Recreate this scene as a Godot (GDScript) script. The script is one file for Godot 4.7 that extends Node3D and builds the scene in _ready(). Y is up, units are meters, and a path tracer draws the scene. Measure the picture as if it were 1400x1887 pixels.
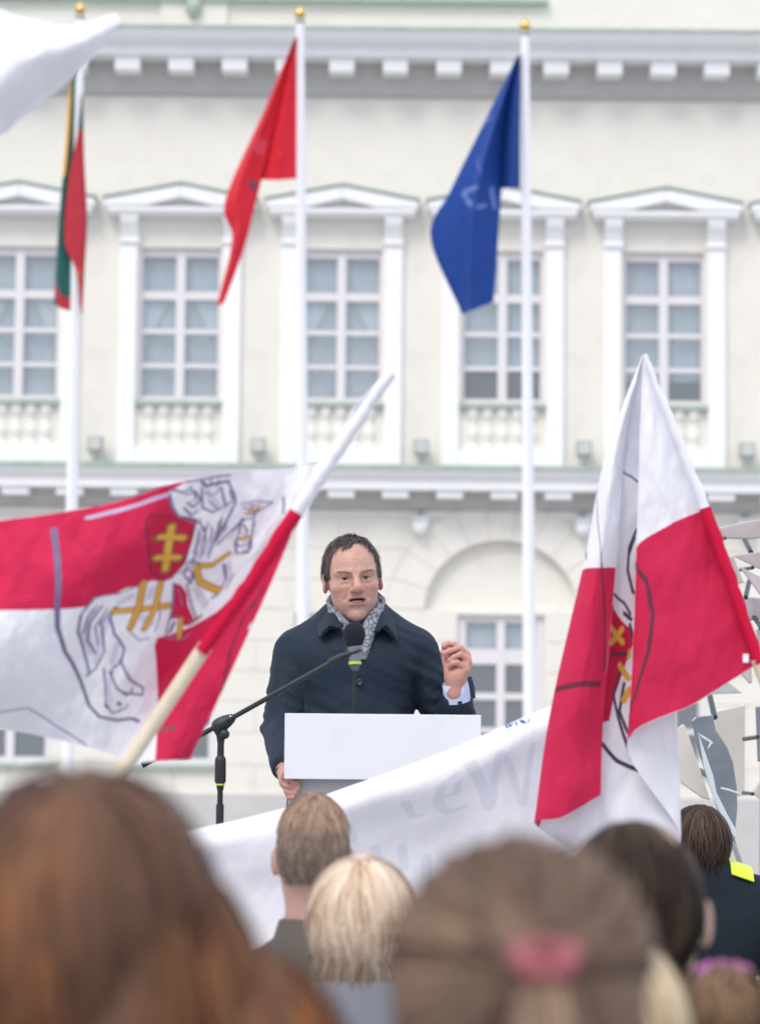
extends Node3D
# A speaker at a lectern in front of a palace, flags and a crowd with their backs to the camera. Units are metres, y is up.

const FOCAL := 5200.0            # focal length in pixels of the 1400 x 1887 photograph
const EYE := Vector3(0.0, 1.65, 0.0)
const BAYS := [-9.388, -6.5, -3.612, -0.724, 2.164, 5.052, 7.94]
const STAGE_TOP := 0.55

var view := Basis.IDENTITY
var rng := RandomNumberGenerator.new()
var noise := FastNoiseLite.new()
var mats := {}


func _ready() -> void:
	rng.seed = 7
	noise.seed = 3
	noise.frequency = 1.0
	# camera
	var cam := Camera3D.new()
	cam.name = "camera"
	cam.rotation_degrees = Vector3(5.56, 0.0, 0.55)
	cam.position = EYE
	var lens := CameraAttributesPhysical.new()
	lens.frustum_focal_length = 24.0 * FOCAL / (2.0 * 943.5)
	lens.frustum_focus_distance = 8.25
	lens.frustum_near = 0.05
	lens.frustum_far = 400.0
	lens.exposure_aperture = 2.8
	cam.attributes = lens
	add_child(cam)
	view = cam.basis
	# overcast sky, a soft veiled sun and the exposure
	var sky_look := ProceduralSkyMaterial.new()
	sky_look.sky_top_color = Color(0.90, 0.93, 1.0)
	sky_look.sky_horizon_color = Color(0.84, 0.87, 0.93)
	sky_look.sky_curve = 0.3
	sky_look.ground_horizon_color = Color(0.55, 0.55, 0.54)
	sky_look.ground_bottom_color = Color(0.45, 0.45, 0.44)
	var sky := Sky.new()
	sky.sky_material = sky_look
	var env := Environment.new()
	env.background_mode = Environment.BG_SKY
	env.sky = sky
	env.tonemap_mode = Environment.TONE_MAPPER_LINEAR
	env.tonemap_exposure = 1.5
	env.sdfgi_enabled = true
	env.ssao_enabled = true
	env.ssil_enabled = true
	var around := WorldEnvironment.new()
	around.name = "environment"
	around.environment = env
	add_child(around)
	var sun := DirectionalLight3D.new()
	sun.name = "sun"
	sun.light_energy = 0.45
	sun.light_color = Color(1.0, 0.97, 0.93)
	sun.light_angular_distance = 25.0
	sun.shadow_enabled = true
	sun.rotation_degrees = Vector3(-50.0, -28.0, 0.0)
	add_child(sun)
	make_materials()
	build_ground()
	build_palace()
	build_flagpoles()
	build_sculpture()
	build_stage()
	build_speaker()
	build_microphone()
	build_hand_flags()
	build_crowd()


# ------------------------------------------------------------------ mesh helpers

class Acc:
	var v := PackedVector3Array()
	var n := PackedVector3Array()
	var u := PackedVector2Array()
	var c := PackedColorArray()
	var i := PackedInt32Array()

	func vert(p: Vector3, nn: Vector3, col: Color, uv := Vector2.ZERO) -> int:
		v.append(p); n.append(nn); c.append(col); u.append(uv)
		return v.size() - 1

	# corners run counter-clockwise as seen from the front
	func quad(a: Vector3, b: Vector3, cc: Vector3, d: Vector3, col := Color.WHITE) -> void:
		var nn := (b - a).cross(cc - a)
		if nn.length_squared() < 1e-16:
			nn = (cc - a).cross(d - a)
		nn = nn.normalized()
		var k := v.size()
		vert(a, nn, col); vert(b, nn, col); vert(cc, nn, col); vert(d, nn, col)
		i.append_array([k, k + 2, k + 1, k, k + 3, k + 2])

	func tri(a: Vector3, b: Vector3, cc: Vector3, col := Color.WHITE) -> void:
		var nn := (b - a).cross(cc - a).normalized()
		var k := v.size()
		vert(a, nn, col); vert(b, nn, col); vert(cc, nn, col)
		i.append_array([k, k + 2, k + 1])

	# a smooth shell: idx are counter-clockwise triangles into pts
	func shell(pts: PackedVector3Array, idx: PackedInt32Array, cols: PackedColorArray, uvs: PackedVector2Array) -> void:
		var nn := PackedVector3Array()
		nn.resize(pts.size())
		for t in range(0, idx.size(), 3):
			var f := (pts[idx[t + 1]] - pts[idx[t]]).cross(pts[idx[t + 2]] - pts[idx[t]])
			nn[idx[t]] += f; nn[idx[t + 1]] += f; nn[idx[t + 2]] += f
		var k := v.size()
		for j in pts.size():
			vert(pts[j], nn[j].normalized(), cols[j] if cols.size() > 1 else (cols[0] if cols.size() == 1 else Color.WHITE), uvs[j] if uvs.size() else Vector2.ZERO)
		for t in range(0, idx.size(), 3):
			i.append_array([k + idx[t], k + idx[t + 2], k + idx[t + 1]])

	func box(x0: float, x1: float, y0: float, y1: float, z0: float, z1: float, col := Color.WHITE) -> void:
		var p := [Vector3(x0, y0, z0), Vector3(x1, y0, z0), Vector3(x1, y1, z0), Vector3(x0, y1, z0), Vector3(x0, y0, z1), Vector3(x1, y0, z1), Vector3(x1, y1, z1), Vector3(x0, y1, z1)]
		for f in [[4, 5, 6, 7], [1, 0, 3, 2], [0, 4, 7, 3], [5, 1, 2, 6], [7, 6, 2, 3], [0, 1, 5, 4]]:
			quad(p[f[0]], p[f[1]], p[f[2]], p[f[3]], col)


func commit(a: Acc) -> ArrayMesh:
	var arr := []
	arr.resize(Mesh.ARRAY_MAX)
	arr[Mesh.ARRAY_VERTEX] = a.v
	arr[Mesh.ARRAY_NORMAL] = a.n
	arr[Mesh.ARRAY_TEX_UV] = a.u
	arr[Mesh.ARRAY_COLOR] = a.c
	arr[Mesh.ARRAY_INDEX] = a.i
	var m := ArrayMesh.new()
	m.add_surface_from_arrays(Mesh.PRIMITIVE_TRIANGLES, arr)
	return m


func obj(called: String, shape, look: Material, parent: Node3D = null) -> MeshInstance3D:
	var o := MeshInstance3D.new()
	o.name = called
	o.mesh = commit(shape) if shape is Acc else shape
	o.material_override = look
	(parent if parent else self).add_child(o, true)
	return o


func thing(called: String, label: String, category: String, group := "", where := Vector3.ZERO) -> Node3D:
	var o := Node3D.new()
	o.name = called if not has_node(called) else numbered(called)
	add_child(o)
	o.position = where
	tag(o, label, category, group)
	return o


func numbered(called: String) -> String:
	var k := 1
	while has_node("%s_%03d" % [called, k]):
		k += 1
	return "%s_%03d" % [called, k]


func tag(o: Node3D, label: String, category: String, group := "") -> void:
	o.set_meta("label", label)
	o.set_meta("category", category)
	if group:
		o.set_meta("group", group)


func part(called: String, parent: Node3D) -> Node3D:
	var o := Node3D.new()
	o.name = called
	parent.add_child(o, true)
	return o


func at(px: float, py: float, s: float) -> Vector3:   # the point seen at that pixel where a metre spans s pixels
	return EYE + view * Vector3((px - 700.0) / s, -(py - 943.5) / s, -FOCAL / s)


func tube(a: Acc, pts: Array, radii: Array, sides := 10, col := Color.WHITE, squash := 1.0, squash_axis := Vector3.ZERO) -> void:
	var up := Vector3.UP if absf((pts[1] - pts[0]).normalized().y) < 0.9 else Vector3.RIGHT
	if squash_axis != Vector3.ZERO:
		up = squash_axis
	var p := PackedVector3Array()
	var idx := PackedInt32Array()
	for k in pts.size():
		var t: Vector3 = (pts[mini(k + 1, pts.size() - 1)] - pts[maxi(k - 1, 0)]).normalized()
		var e1 := up.cross(t).normalized()
		var e2 := t.cross(e1)
		for j in sides:
			var w := TAU * j / sides
			p.append(pts[k] + (e1 * cos(w) + e2 * sin(w) * squash) * radii[k])
	for k in pts.size() - 1:
		for j in sides:
			var b := k * sides + j
			var c2 := k * sides + (j + 1) % sides
			idx.append_array([b, c2, c2 + sides, b, c2 + sides, b + sides])
	a.shell(p, idx, PackedColorArray([col]), PackedVector2Array())
	for e in [0, pts.size() - 1]:
		if radii[e] > 0.0005:
			for j in range(1, sides - 1):
				var b0: int = e * sides
				if e == 0:
					a.tri(p[b0], p[b0 + j + 1], p[b0 + j], col)
				else:
					a.tri(p[b0], p[b0 + j], p[b0 + j + 1], col)


# profile: [radius, height] pairs from bottom to top, turned round the y axis at a place; scale_z flattens it
func lathe(a: Acc, profile: Array, where: Vector3, sides := 16, col := Color.WHITE, turn := Basis.IDENTITY) -> void:
	var p := PackedVector3Array()
	var idx := PackedInt32Array()
	for q in profile:
		for j in sides:
			var w := TAU * j / sides
			p.append(where + turn * Vector3(q[0] * sin(w), q[1], q[0] * cos(w)))
	for k in profile.size() - 1:
		for j in sides:
			var b := k * sides + j
			var c2 := k * sides + (j + 1) % sides
			idx.append_array([b, c2, c2 + sides, b, c2 + sides, b + sides])
	a.shell(p, idx, PackedColorArray([col]), PackedVector2Array())


# poly (counter-clockwise, x right, y up) made solid from z0 to its front at z1, with a chamfer
func extrude(a: Acc, poly: PackedVector2Array, z0: float, z1: float, chamfer := 0.0, col := Color.WHITE) -> void:
	if Geometry2D.is_polygon_clockwise(poly):
		poly = poly.duplicate()
		poly.reverse()
	var n := poly.size()
	var inner := PackedVector2Array()
	for k in n:
		var d0 := (poly[k] - poly[(k + n - 1) % n]).normalized()
		var d1 := (poly[(k + 1) % n] - poly[k]).normalized()
		var m := Vector2(-d0.y - d1.y, d0.x + d1.x)
		if m.length() < 0.01:
			m = Vector2(-d0.y, d0.x)
		m = m.normalized()
		var w := maxf(0.4, m.dot(Vector2(-d0.y, d0.x)))
		inner.append(poly[k] + m * chamfer / w)
	var zs := z1 - chamfer
	for k in n:
		var j := (k + 1) % n
		a.quad(Vector3(poly[k].x, poly[k].y, z0), Vector3(poly[j].x, poly[j].y, z0), Vector3(poly[j].x, poly[j].y, zs), Vector3(poly[k].x, poly[k].y, zs), col)
		if chamfer > 0.0:
			a.quad(Vector3(poly[k].x, poly[k].y, zs), Vector3(poly[j].x, poly[j].y, zs), Vector3(inner[j].x, inner[j].y, z1), Vector3(inner[k].x, inner[k].y, z1), col)
	var t := Geometry2D.triangulate_polygon(inner)
	for k in range(0, t.size(), 3):
		var p := [inner[t[k]], inner[t[k + 1]], inner[t[k + 2]]]
		if (p[1] - p[0]).cross(p[2] - p[0]) < 0.0:
			p = [p[0], p[2], p[1]]
		a.tri(Vector3(p[0].x, p[0].y, z1), Vector3(p[1].x, p[1].y, z1), Vector3(p[2].x, p[2].y, z1), col)
		a.tri(Vector3(p[0].x, p[0].y, z0), Vector3(p[2].x, p[2].y, z0), Vector3(p[1].x, p[1].y, z0), col)


# profile in the y-z plane (list of [y, z], going round counter-clockwise seen from +x) run along x
func molding(a: Acc, prof: Array, x0: float, x1: float, col := Color.WHITE) -> void:
	var n := prof.size()
	var flat := PackedVector2Array()
	for q in prof:
		flat.append(Vector2(-q[1], q[0]))
	for k in n:
		var j := (k + 1) % n
		var p0 := Vector3(0, prof[k][0], prof[k][1])
		var p1 := Vector3(0, prof[j][0], prof[j][1])
		var ex0 := Vector3(x0, 0, 0)
		var ex1 := Vector3(x1, 0, 0)
		a.quad(p0 + ex0, p1 + ex0, p1 + ex1, p0 + ex1, col)
	var t := Geometry2D.triangulate_polygon(flat)
	for k in range(0, t.size(), 3):
		for side in [x0, x1]:
			var q: Array = [prof[t[k]], prof[t[k + 1]], prof[t[k + 2]]]
			a.tri(Vector3(side, q[0][0], q[0][1]), Vector3(side, q[1][0], q[1][1]), Vector3(side, q[2][0], q[2][1]), col)


# ------------------------------------------------------------------ soft bodies: joined distances meshed as surface nets

class Prim:
	var kind := 0                 # 0 tapered capsule, 1 ellipsoid
	var a := Vector3.ZERO
	var ab := Vector3.ZERO
	var inv := 0.0
	var r0 := 0.0
	var r1 := 0.0
	var r := Vector3.ONE
	var rr := Vector3.ONE
	var m := Basis.IDENTITY
	var k := 0.02
	var sub := false

	func dist(p: Vector3) -> float:
		if kind == 0:
			var pa := p - a
			var h := clampf(pa.dot(ab) * inv, 0.0, 1.0)
			return (pa - ab * h).length() - r0 - (r1 - r0) * h
		var q := m * (p - a)
		var k0 := (q / r).length()
		var k1 := (q / rr).length()
		return k0 * (k0 - 1.0) / k1 if k1 > 1e-6 else -minf(r.x, minf(r.y, r.z))


func cap(a: Vector3, b: Vector3, r0: float, r1: float, k := 0.02, sub := false) -> Prim:
	var q := Prim.new()
	q.a = a; q.ab = b - a; q.inv = 1.0 / maxf(q.ab.length_squared(), 1e-9); q.r0 = r0; q.r1 = r1; q.k = k; q.sub = sub
	return q


func ell(c: Vector3, r: Vector3, k := 0.02, sub := false, turn := Basis.IDENTITY) -> Prim:
	var q := Prim.new()
	q.kind = 1; q.a = c; q.r = r; q.rr = r * r; q.k = k; q.sub = sub; q.m = turn.transposed()
	return q


func field(p: Vector3, list: Array) -> float:
	var d := 10.0
	for q: Prim in list:
		var e := q.dist(p)
		if q.sub:
			var h := maxf(q.k - absf(d + e), 0.0) / q.k
			d = maxf(d, -e) + h * h * q.k * 0.25
		else:
			var h := maxf(q.k - absf(d - e), 0.0) / q.k
			d = minf(d, e) - h * h * q.k * 0.25
	return d


class Brush:                      # what colour a point of a body has, and how folds and creases move it
	var tone := Color.WHITE

	func paint(_p: Vector3) -> Color:
		return tone

	func bend(p: Vector3) -> Vector3:
		return p


func nets(a: Acc, list: Array, cell: float, brush: Brush = null) -> void:
	var lo := Vector3.INF
	var hi := -Vector3.INF
	for q: Prim in list:
		if q.sub:
			continue
		var e := Vector3.ONE * (maxf(q.r0, q.r1) if q.kind == 0 else maxf(q.r.x, maxf(q.r.y, q.r.z)))
		lo = lo.min(q.a - e).min(q.a + q.ab - e)
		hi = hi.max(q.a + e).max(q.a + q.ab + e)
	lo -= Vector3.ONE * cell * 5.0
	hi += Vector3.ONE * cell * 5.0
	var nb := Vector3i(((hi - lo) / (cell * 4.0)).ceil())
	var nx := nb.x * 4; var ny := nb.y * 4; var nz := nb.z * 4
	var val := PackedFloat32Array()
	val.resize(nx * ny * nz)
	val.fill(9.0)
	var half := cell * 2.0 * 1.7321 + cell
	var near_blocks := []
	for bz in nb.z:
		for by in nb.y:
			for bx in nb.x:
				var c := lo + Vector3(bx * 4 + 1.5, by * 4 + 1.5, bz * 4 + 1.5) * cell
				var d := 10.0
				var es := PackedFloat32Array()
				for q: Prim in list:
					var e := q.dist(c)
					es.append(e)
					if not q.sub:
						d = minf(d, e)
				var keep := []
				for j in list.size():
					var q2: Prim = list[j]
					if es[j] < maxf(d, 0.0) + half * 2.0 + q2.k:
						keep.append(q2)
				var f := field(c, list) if d < half + 0.1 else d
				if absf(f) > half + 0.02:
					if f < 0.0:
						for z in 4:
							for y in 4:
								for x in 4:
									val[((bz * 4 + z) * ny + by * 4 + y) * nx + bx * 4 + x] = -9.0
					continue
				near_blocks.append(Vector3i(bx, by, bz))
				for z in 4:
					for y in 4:
						var row := ((bz * 4 + z) * ny + by * 4 + y) * nx + bx * 4
						for x in 4:
							val[row + x] = field(lo + Vector3(bx * 4 + x, by * 4 + y, bz * 4 + z) * cell, keep)
	var pts := PackedVector3Array()
	var cols := PackedColorArray()
	var idx := PackedInt32Array()
	var where := {}
	var steps := [0, 1, nx, nx + 1, nx * ny, nx * ny + 1, nx * ny + nx, nx * ny + nx + 1]
	var corner := [Vector3(0, 0, 0), Vector3(1, 0, 0), Vector3(0, 1, 0), Vector3(1, 1, 0), Vector3(0, 0, 1), Vector3(1, 0, 1), Vector3(0, 1, 1), Vector3(1, 1, 1)]
	var edges := [[0, 1], [2, 3], [4, 5], [6, 7], [0, 2], [1, 3], [4, 6], [5, 7], [0, 4], [1, 5], [2, 6], [3, 7]]
	for b: Vector3i in near_blocks:
		for z in range(b.z * 4 - 1, b.z * 4 + 4):
			if z < 0 or z >= nz - 1:
				continue
			for y in range(b.y * 4 - 1, b.y * 4 + 4):
				if y < 0 or y >= ny - 1:
					continue
				for x in range(b.x * 4 - 1, b.x * 4 + 4):
					if x < 0 or x >= nx - 1:
						continue
					var at0 := (z * ny + y) * nx + x
					var s := 0
					for j in 8:
						if val[at0 + steps[j]] < 0.0:
							s += 1
					if s == 0 or s == 8 or where.has(at0):
						continue
					var sum := Vector3.ZERO
					var cnt := 0
					for e in edges:
						var v0 := val[at0 + steps[e[0]]]
						var v1 := val[at0 + steps[e[1]]]
						if (v0 < 0.0) != (v1 < 0.0):
							sum += corner[e[0]].lerp(corner[e[1]], v0 / (v0 - v1))
							cnt += 1
					var p := lo + (Vector3(x, y, z) + sum / cnt) * cell
					where[at0] = pts.size()
					pts.append(p)
	for at0: int in where:
		var inside := val[at0] < 0.0
		for ax in 3:
			var st: int = [1, nx, nx * ny][ax]
			var o1: int = [nx, nx * ny, 1][ax]
			var o2: int = [nx * ny, 1, nx][ax]
			if (val[at0 + st] < 0.0) == inside:
				continue
			if not (where.has(at0 - o1) and where.has(at0 - o2) and where.has(at0 - o1 - o2)):
				continue
			var q := [where[at0], where[at0 - o1], where[at0 - o1 - o2], where[at0 - o2]]
			if inside:
				idx.append_array([q[0], q[1], q[2], q[0], q[2], q[3]])
			else:
				idx.append_array([q[0], q[2], q[1], q[0], q[3], q[2]])
	if brush:
		for j in pts.size():
			cols.append(brush.paint(pts[j]))
			pts[j] = brush.bend(pts[j])
	else:
		cols.append(Color.WHITE)
	a.shell(pts, idx, cols, PackedVector2Array())


# ------------------------------------------------------------------ materials (base colours are linear values)

func lin(r: float, g: float, b: float) -> Color:
	return Color(r, g, b).linear_to_srgb()


func plain(col: Color, rough := 0.7, metal := 0.0) -> StandardMaterial3D:
	var m := StandardMaterial3D.new()
	m.albedo_color = col
	m.roughness = rough
	m.metallic = metal
	return m


func tinted(rough := 0.7) -> StandardMaterial3D:
	var m := plain(Color.WHITE, rough)
	m.vertex_color_use_as_albedo = true
	return m


func noise_texture(freq: float, ramp: Array, seed_ := 1, size := 512, octaves := 5, kind := FastNoiseLite.TYPE_SIMPLEX_SMOOTH, ret := -1) -> NoiseTexture2D:
	var f := FastNoiseLite.new()
	f.noise_type = kind
	f.frequency = freq
	f.seed = seed_
	f.fractal_octaves = octaves
	if ret >= 0:
		f.cellular_return_type = ret
		f.fractal_type = FastNoiseLite.FRACTAL_NONE
	var g := Gradient.new()
	g.offsets = PackedFloat32Array(ramp.map(func(q): return q[0]))
	g.colors = PackedColorArray(ramp.map(func(q): return q[1]))
	var t := NoiseTexture2D.new()
	t.width = size
	t.height = size
	t.seamless = true
	t.noise = f
	t.color_ramp = g
	return t


func rough_wall(a: Color, b: Color, c: Color, scale := 0.35, rough := 0.85, relief := 0.15) -> StandardMaterial3D:
	var m := plain(Color.WHITE, rough)
	m.albedo_texture = noise_texture(0.006, [[0.0, a], [0.45, b], [0.62, b], [1.0, c]], 5)
	m.uv1_triplanar = true
	m.uv1_world_triplanar = true
	m.uv1_scale = Vector3.ONE * scale
	if relief > 0.0:
		m.heightmap_enabled = true
		m.heightmap_scale = relief
		m.heightmap_texture = noise_texture(0.05, [[0.0, Color.BLACK], [1.0, Color.WHITE]], 9)
	return m


func cloth_look(col: Color, rough := 0.85, sheen := 0.3, scale := 6.0, relief := 0.05) -> StandardMaterial3D:
	var m := plain(col, rough)
	m.metallic_specular = 0.22
	m.uv1_triplanar = true
	m.uv1_scale = Vector3.ONE * scale
	m.rim_enabled = sheen > 0.0
	m.rim = sheen
	m.rim_tint = 0.6
	if relief > 0.0:
		m.heightmap_enabled = true
		m.heightmap_scale = relief
		m.heightmap_texture = noise_texture(0.03, [[0.0, Color.BLACK], [1.0, Color.WHITE]], 4, 256)
	return m


func make_materials() -> void:
	mats.cream = rough_wall(lin(0.735, 0.71, 0.65), lin(0.79, 0.766, 0.705), lin(0.81, 0.788, 0.73))
	mats.stone = rough_wall(lin(0.74, 0.715, 0.655), lin(0.795, 0.771, 0.71), lin(0.815, 0.793, 0.735), 0.5)
	mats.trim = rough_wall(lin(0.83, 0.835, 0.855), lin(0.87, 0.875, 0.895), lin(0.89, 0.893, 0.91), 0.6, 0.7, 0.0)
	mats.plinth = rough_wall(lin(0.50, 0.49, 0.48), lin(0.56, 0.55, 0.545), lin(0.60, 0.59, 0.58), 0.4, 0.9)
	mats.copper = rough_wall(lin(0.32, 0.40, 0.34), lin(0.40, 0.48, 0.42), lin(0.46, 0.53, 0.48), 0.8, 0.6, 0.0)
	mats.frame = plain(lin(0.74, 0.72, 0.74), 0.45)
	mats.blind = rough_wall(lin(0.27, 0.335, 0.39), lin(0.33, 0.40, 0.46), lin(0.40, 0.47, 0.53), 0.25, 0.9, 0.0)  # white blinds; the bluish reflection in the panes is put into this colour
	mats.room = plain(lin(0.36, 0.37, 0.38), 0.9)
	mats.curtain = plain(lin(0.42, 0.49, 0.545), 0.9)
	mats.frieze = rough_wall(lin(0.46, 0.455, 0.44), lin(0.51, 0.505, 0.49), lin(0.55, 0.545, 0.53), 0.6, 0.85, 0.0)  # cream frieze toned down: the shadow under the cornices is put into this colour
	mats.baluster = rough_wall(lin(0.76, 0.75, 0.71), lin(0.81, 0.80, 0.76), lin(0.84, 0.83, 0.80), 0.6, 0.8, 0.0)
	var g := plain(Color(0.93, 0.97, 1.0, 0.1), 0.03)
	g.transparency = BaseMaterial3D.TRANSPARENCY_ALPHA
	mats.glass = g
	mats.grey_metal = plain(lin(0.42, 0.43, 0.42), 0.5, 0.2)
	mats.white_paint = plain(lin(0.85, 0.86, 0.90), 0.35)
	mats.gold = plain(lin(0.72, 0.50, 0.18), 0.25, 0.9)
	mats.black = plain(lin(0.016, 0.019, 0.022), 0.5)
	mats.black_metal = plain(lin(0.03, 0.034, 0.038), 0.32, 0.4)
	mats.skin = tinted(0.5)
	mats.skin.subsurf_scatter_enabled = true
	mats.skin.subsurf_scatter_strength = 0.05
	mats.hair = tinted(0.6)
	mats.hair.metallic_specular = 0.25
	mats.paving = rough_wall(lin(0.30, 0.29, 0.28), lin(0.36, 0.35, 0.34), lin(0.42, 0.41, 0.40), 0.3, 0.9)


# ------------------------------------------------------------------ the place

func build_ground() -> void:
	var a := Acc.new()
	a.quad(Vector3(-300, 0, 60), Vector3(300, 0, 60), Vector3(300, 0, -340), Vector3(-300, 0, -340))
	obj("ground", a, mats.paving).set_meta("kind", "structure")


func rect(x0: float, x1: float, y0: float, y1: float) -> PackedVector2Array:
	return PackedVector2Array([Vector2(x0, y0), Vector2(x1, y0), Vector2(x1, y1), Vector2(x0, y1)])


func half_disc(cx: float, y: float, r: float, rise: float, n := 28) -> PackedVector2Array:
	var p := PackedVector2Array()
	for k in n + 1:
		var w := PI * k / n
		p.append(Vector2(cx + r * cos(w), y + rise * sin(w)))
	return p


func build_palace() -> void:
	var t := thing("palace_building", "cream palace facade with white pedimented windows and rusticated ground floor", "building", "", Vector3(0, 0, -50))
	var x0 := -10.832
	var x1 := 9.384
	# upper wall with its window openings
	var w := Acc.new()
	w.box(x0, x1, 7.0, 8.387, -0.5, 0)
	w.box(x0, x1, 11.258, 17.0, -0.5, 0)
	var edge := x0
	for cx in BAYS:
		w.box(edge, cx - 0.72, 8.387, 11.258, -0.5, 0)
		edge = cx + 0.72
	w.box(edge, x1, 8.387, 11.258, -0.5, 0)
	obj("wall", w, mats.cream, t)
	# ground-floor wall behind the stones, with one blind arch
	var gw := Acc.new()
	gw.box(x0, x1, 1.475, 2.0, -0.5, -0.018)
	edge = x0
	for cx in BAYS:
		gw.box(edge, cx - 0.77, 2.0, 4.686, -0.5, -0.018)
		edge = cx + 0.77
	gw.box(edge, x1, 2.0, 4.686, -0.5, -0.018)
	gw.box(x0, x1, 4.686, 4.782, -0.5, -0.018)
	var arch := half_disc(2.164, 4.782, 1.36, 1.25)
	for piece in Geometry2D.clip_polygons(rect(x0, x1, 4.782, 7.0), arch):
		extrude(gw, piece, -0.5, -0.018)
	obj("ground_floor_wall", gw, mats.stone, t)
	var ty := Acc.new()
	ty.box(0.7, 3.63, 4.782, 6.2, -0.49, -0.2)
	obj("arch_panel", ty, mats.stone, t)
	# stone blocks
	var courses := [1.475, 2.0, 2.57, 3.13, 3.67, 4.22, 4.77, 5.31, 5.86, 6.41, 6.56]
	var holes := []
	for cx in BAYS:
		holes.append(rect(cx - 0.785, cx + 0.785, 1.99, 4.70))
	holes.append(half_disc(2.164, 4.77, 2.02, 1.92))
	for cx in BAYS:
		if absf(cx - 2.164) > 0.1:
			holes.append(PackedVector2Array([Vector2(cx - 0.79, 4.69), Vector2(cx + 0.79, 4.69), Vector2(cx + 0.96, 5.31), Vector2(cx - 0.96, 5.31)]))
	for k in courses.size() - 1:
		var x: float = x0 - (0.722 if k % 2 else 0.0)
		while x < x1:
			var poly := rect(maxf(x, x0) + 0.008, minf(x + 1.444, x1) - 0.008, courses[k] + 0.008, courses[k + 1] - 0.008)
			var pieces := [poly]
			for h: PackedVector2Array in holes:
				var left := []
				for p in pieces:
					for q in Geometry2D.clip_polygons(p, h):
						left.append(q)
				pieces = left
			for p: PackedVector2Array in pieces:
				var area := 0.0
				for j in p.size():
					area += p[j].cross(p[(j + 1) % p.size()])
				if absf(area) > 0.03:
					stone(p, t)
			x += 1.444
	for cx in BAYS:                                   # flat arches over the windows, or the wedge stones of the blind arch
		if absf(cx - 2.164) < 0.1:
			for k in 11:
				var a0 := PI * k / 11.0 + 0.008
				var a1 := PI * (k + 1) / 11.0 - 0.008
				var q := PackedVector2Array()
				for j in 5:
					var a := lerpf(a0, a1, j / 4.0)
					q.append(Vector2(cx + 1.36 * cos(a), 4.782 + 1.25 * sin(a)))
				for j in 5:
					var a := lerpf(a1, a0, j / 4.0)
					q.append(Vector2(cx + 2.0 * cos(a), 4.782 + 1.9 * sin(a)))
				stone(q, t)
		else:
			for k in 5:
				var f0 := -1.0 + 0.4 * k
				var f1 := f0 + 0.4
				stone(PackedVector2Array([Vector2(cx + 0.775 * f0 + 0.01, 4.70), Vector2(cx + 0.775 * f1 - 0.01, 4.70), Vector2(cx + 0.94 * f1 - 0.01, 5.30), Vector2(cx + 0.94 * f0 + 0.01, 5.30)]), t)
	var pl := Acc.new()
	pl.box(x0, x1, 0, 1.475, -0.5, 0.09)
	obj("plinth", pl, mats.plinth, t)
	# lower cornice
	var mo := Acc.new()
	molding(mo, [[6.87, -0.1], [7.2, -0.1], [7.2, 0.70], [7.14, 0.70], [7.03, 0.60], [7.02, 0.58], [6.87, 0.58]], x0, x1)
	var lf := Acc.new()
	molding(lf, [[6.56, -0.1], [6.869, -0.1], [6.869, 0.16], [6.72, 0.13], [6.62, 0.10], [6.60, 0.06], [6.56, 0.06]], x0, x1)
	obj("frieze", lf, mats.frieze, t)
	obj("lower_cornice", mo, mats.trim, t)
	var fl := Acc.new()
	molding(fl, [[7.2, -0.02], [7.34, -0.02], [7.29, 0.74], [7.2, 0.74]], x0, x1)
	obj("flashing", fl, mats.copper, t)
	# upper cornice
	var uc := Acc.new()
	molding(uc, [[14.62, -0.1], [15.02, -0.1], [15.02, 0.98], [14.97, 0.98], [14.86, 0.90], [14.79, 0.74], [14.78, 0.70], [14.62, 0.70]], x0, x1)
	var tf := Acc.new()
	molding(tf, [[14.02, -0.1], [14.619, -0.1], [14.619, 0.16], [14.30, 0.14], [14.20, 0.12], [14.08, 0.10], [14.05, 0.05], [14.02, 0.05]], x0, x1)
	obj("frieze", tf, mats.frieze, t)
	obj("upper_cornice", uc, mats.trim, t)
	var uf := Acc.new()
	molding(uf, [[15.02, -0.02], [15.13, -0.02], [15.08, 1.02], [15.02, 1.02]], x0, x1)
	obj("flashing", uf, mats.copper, t)
	var ab := Acc.new()
	molding(ab, [[15.77, 0.0], [15.89, 0.0], [15.86, 0.16], [15.77, 0.16]], x0, 2.95)
	obj("attic_ledge", ab, mats.copper, t)
	var an := Acc.new()
	an.box(-4.05, -2.85, 15.16, 15.77, 0.0, 0.07)
	obj("attic_pedestal", an, mats.cream, t)
	var boss := Acc.new()
	lathe(boss, [[0.0, -0.2], [0.09, -0.14], [0.15, 0.0], [0.13, 0.12], [0.0, 0.2]], Vector3(-3.45, 15.62, 0.12))
	obj("attic_ornament", boss, mats.copper, t)
	var block := Acc.new()
	block.box(-0.222, 0.222, 14.36, 14.618, 0.10, 0.62)
	var block_mesh := commit(block)
	var x := -4.586 - 0.957 * 6
	while x < x1:
		obj("cornice_block", block_mesh, mats.trim, t).position.x = x
		x += 0.957
	var low := Acc.new()
	low.box(-0.235, 0.235, 6.735, 6.868, 0.10, 0.52)
	var low_mesh := commit(low)
	x = 0.268 - 0.957 * 11
	while x < x1:
		obj("cornice_block", low_mesh, mats.trim, t).position.x = x
		x += 0.957
	# body of the building and its roof behind the facade
	var core := Acc.new()
	core.box(x0, x1, 0, 17.0, -14, -5.7)
	core.box(x0 + 0.4, x1 - 0.4, 16.8, 17.0, -5.7, -0.5)
	core.box(x0 + 0.4, x1 - 0.4, 7.05, 7.35, -5.7, -0.5)
	core.box(x0, x0 + 0.4, 0, 17.0, -5.7, -0.5)
	core.box(x1 - 0.4, x1, 0, 17.0, -5.7, -0.5)
	obj("rear_walls", core, mats.cream, t)
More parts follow.
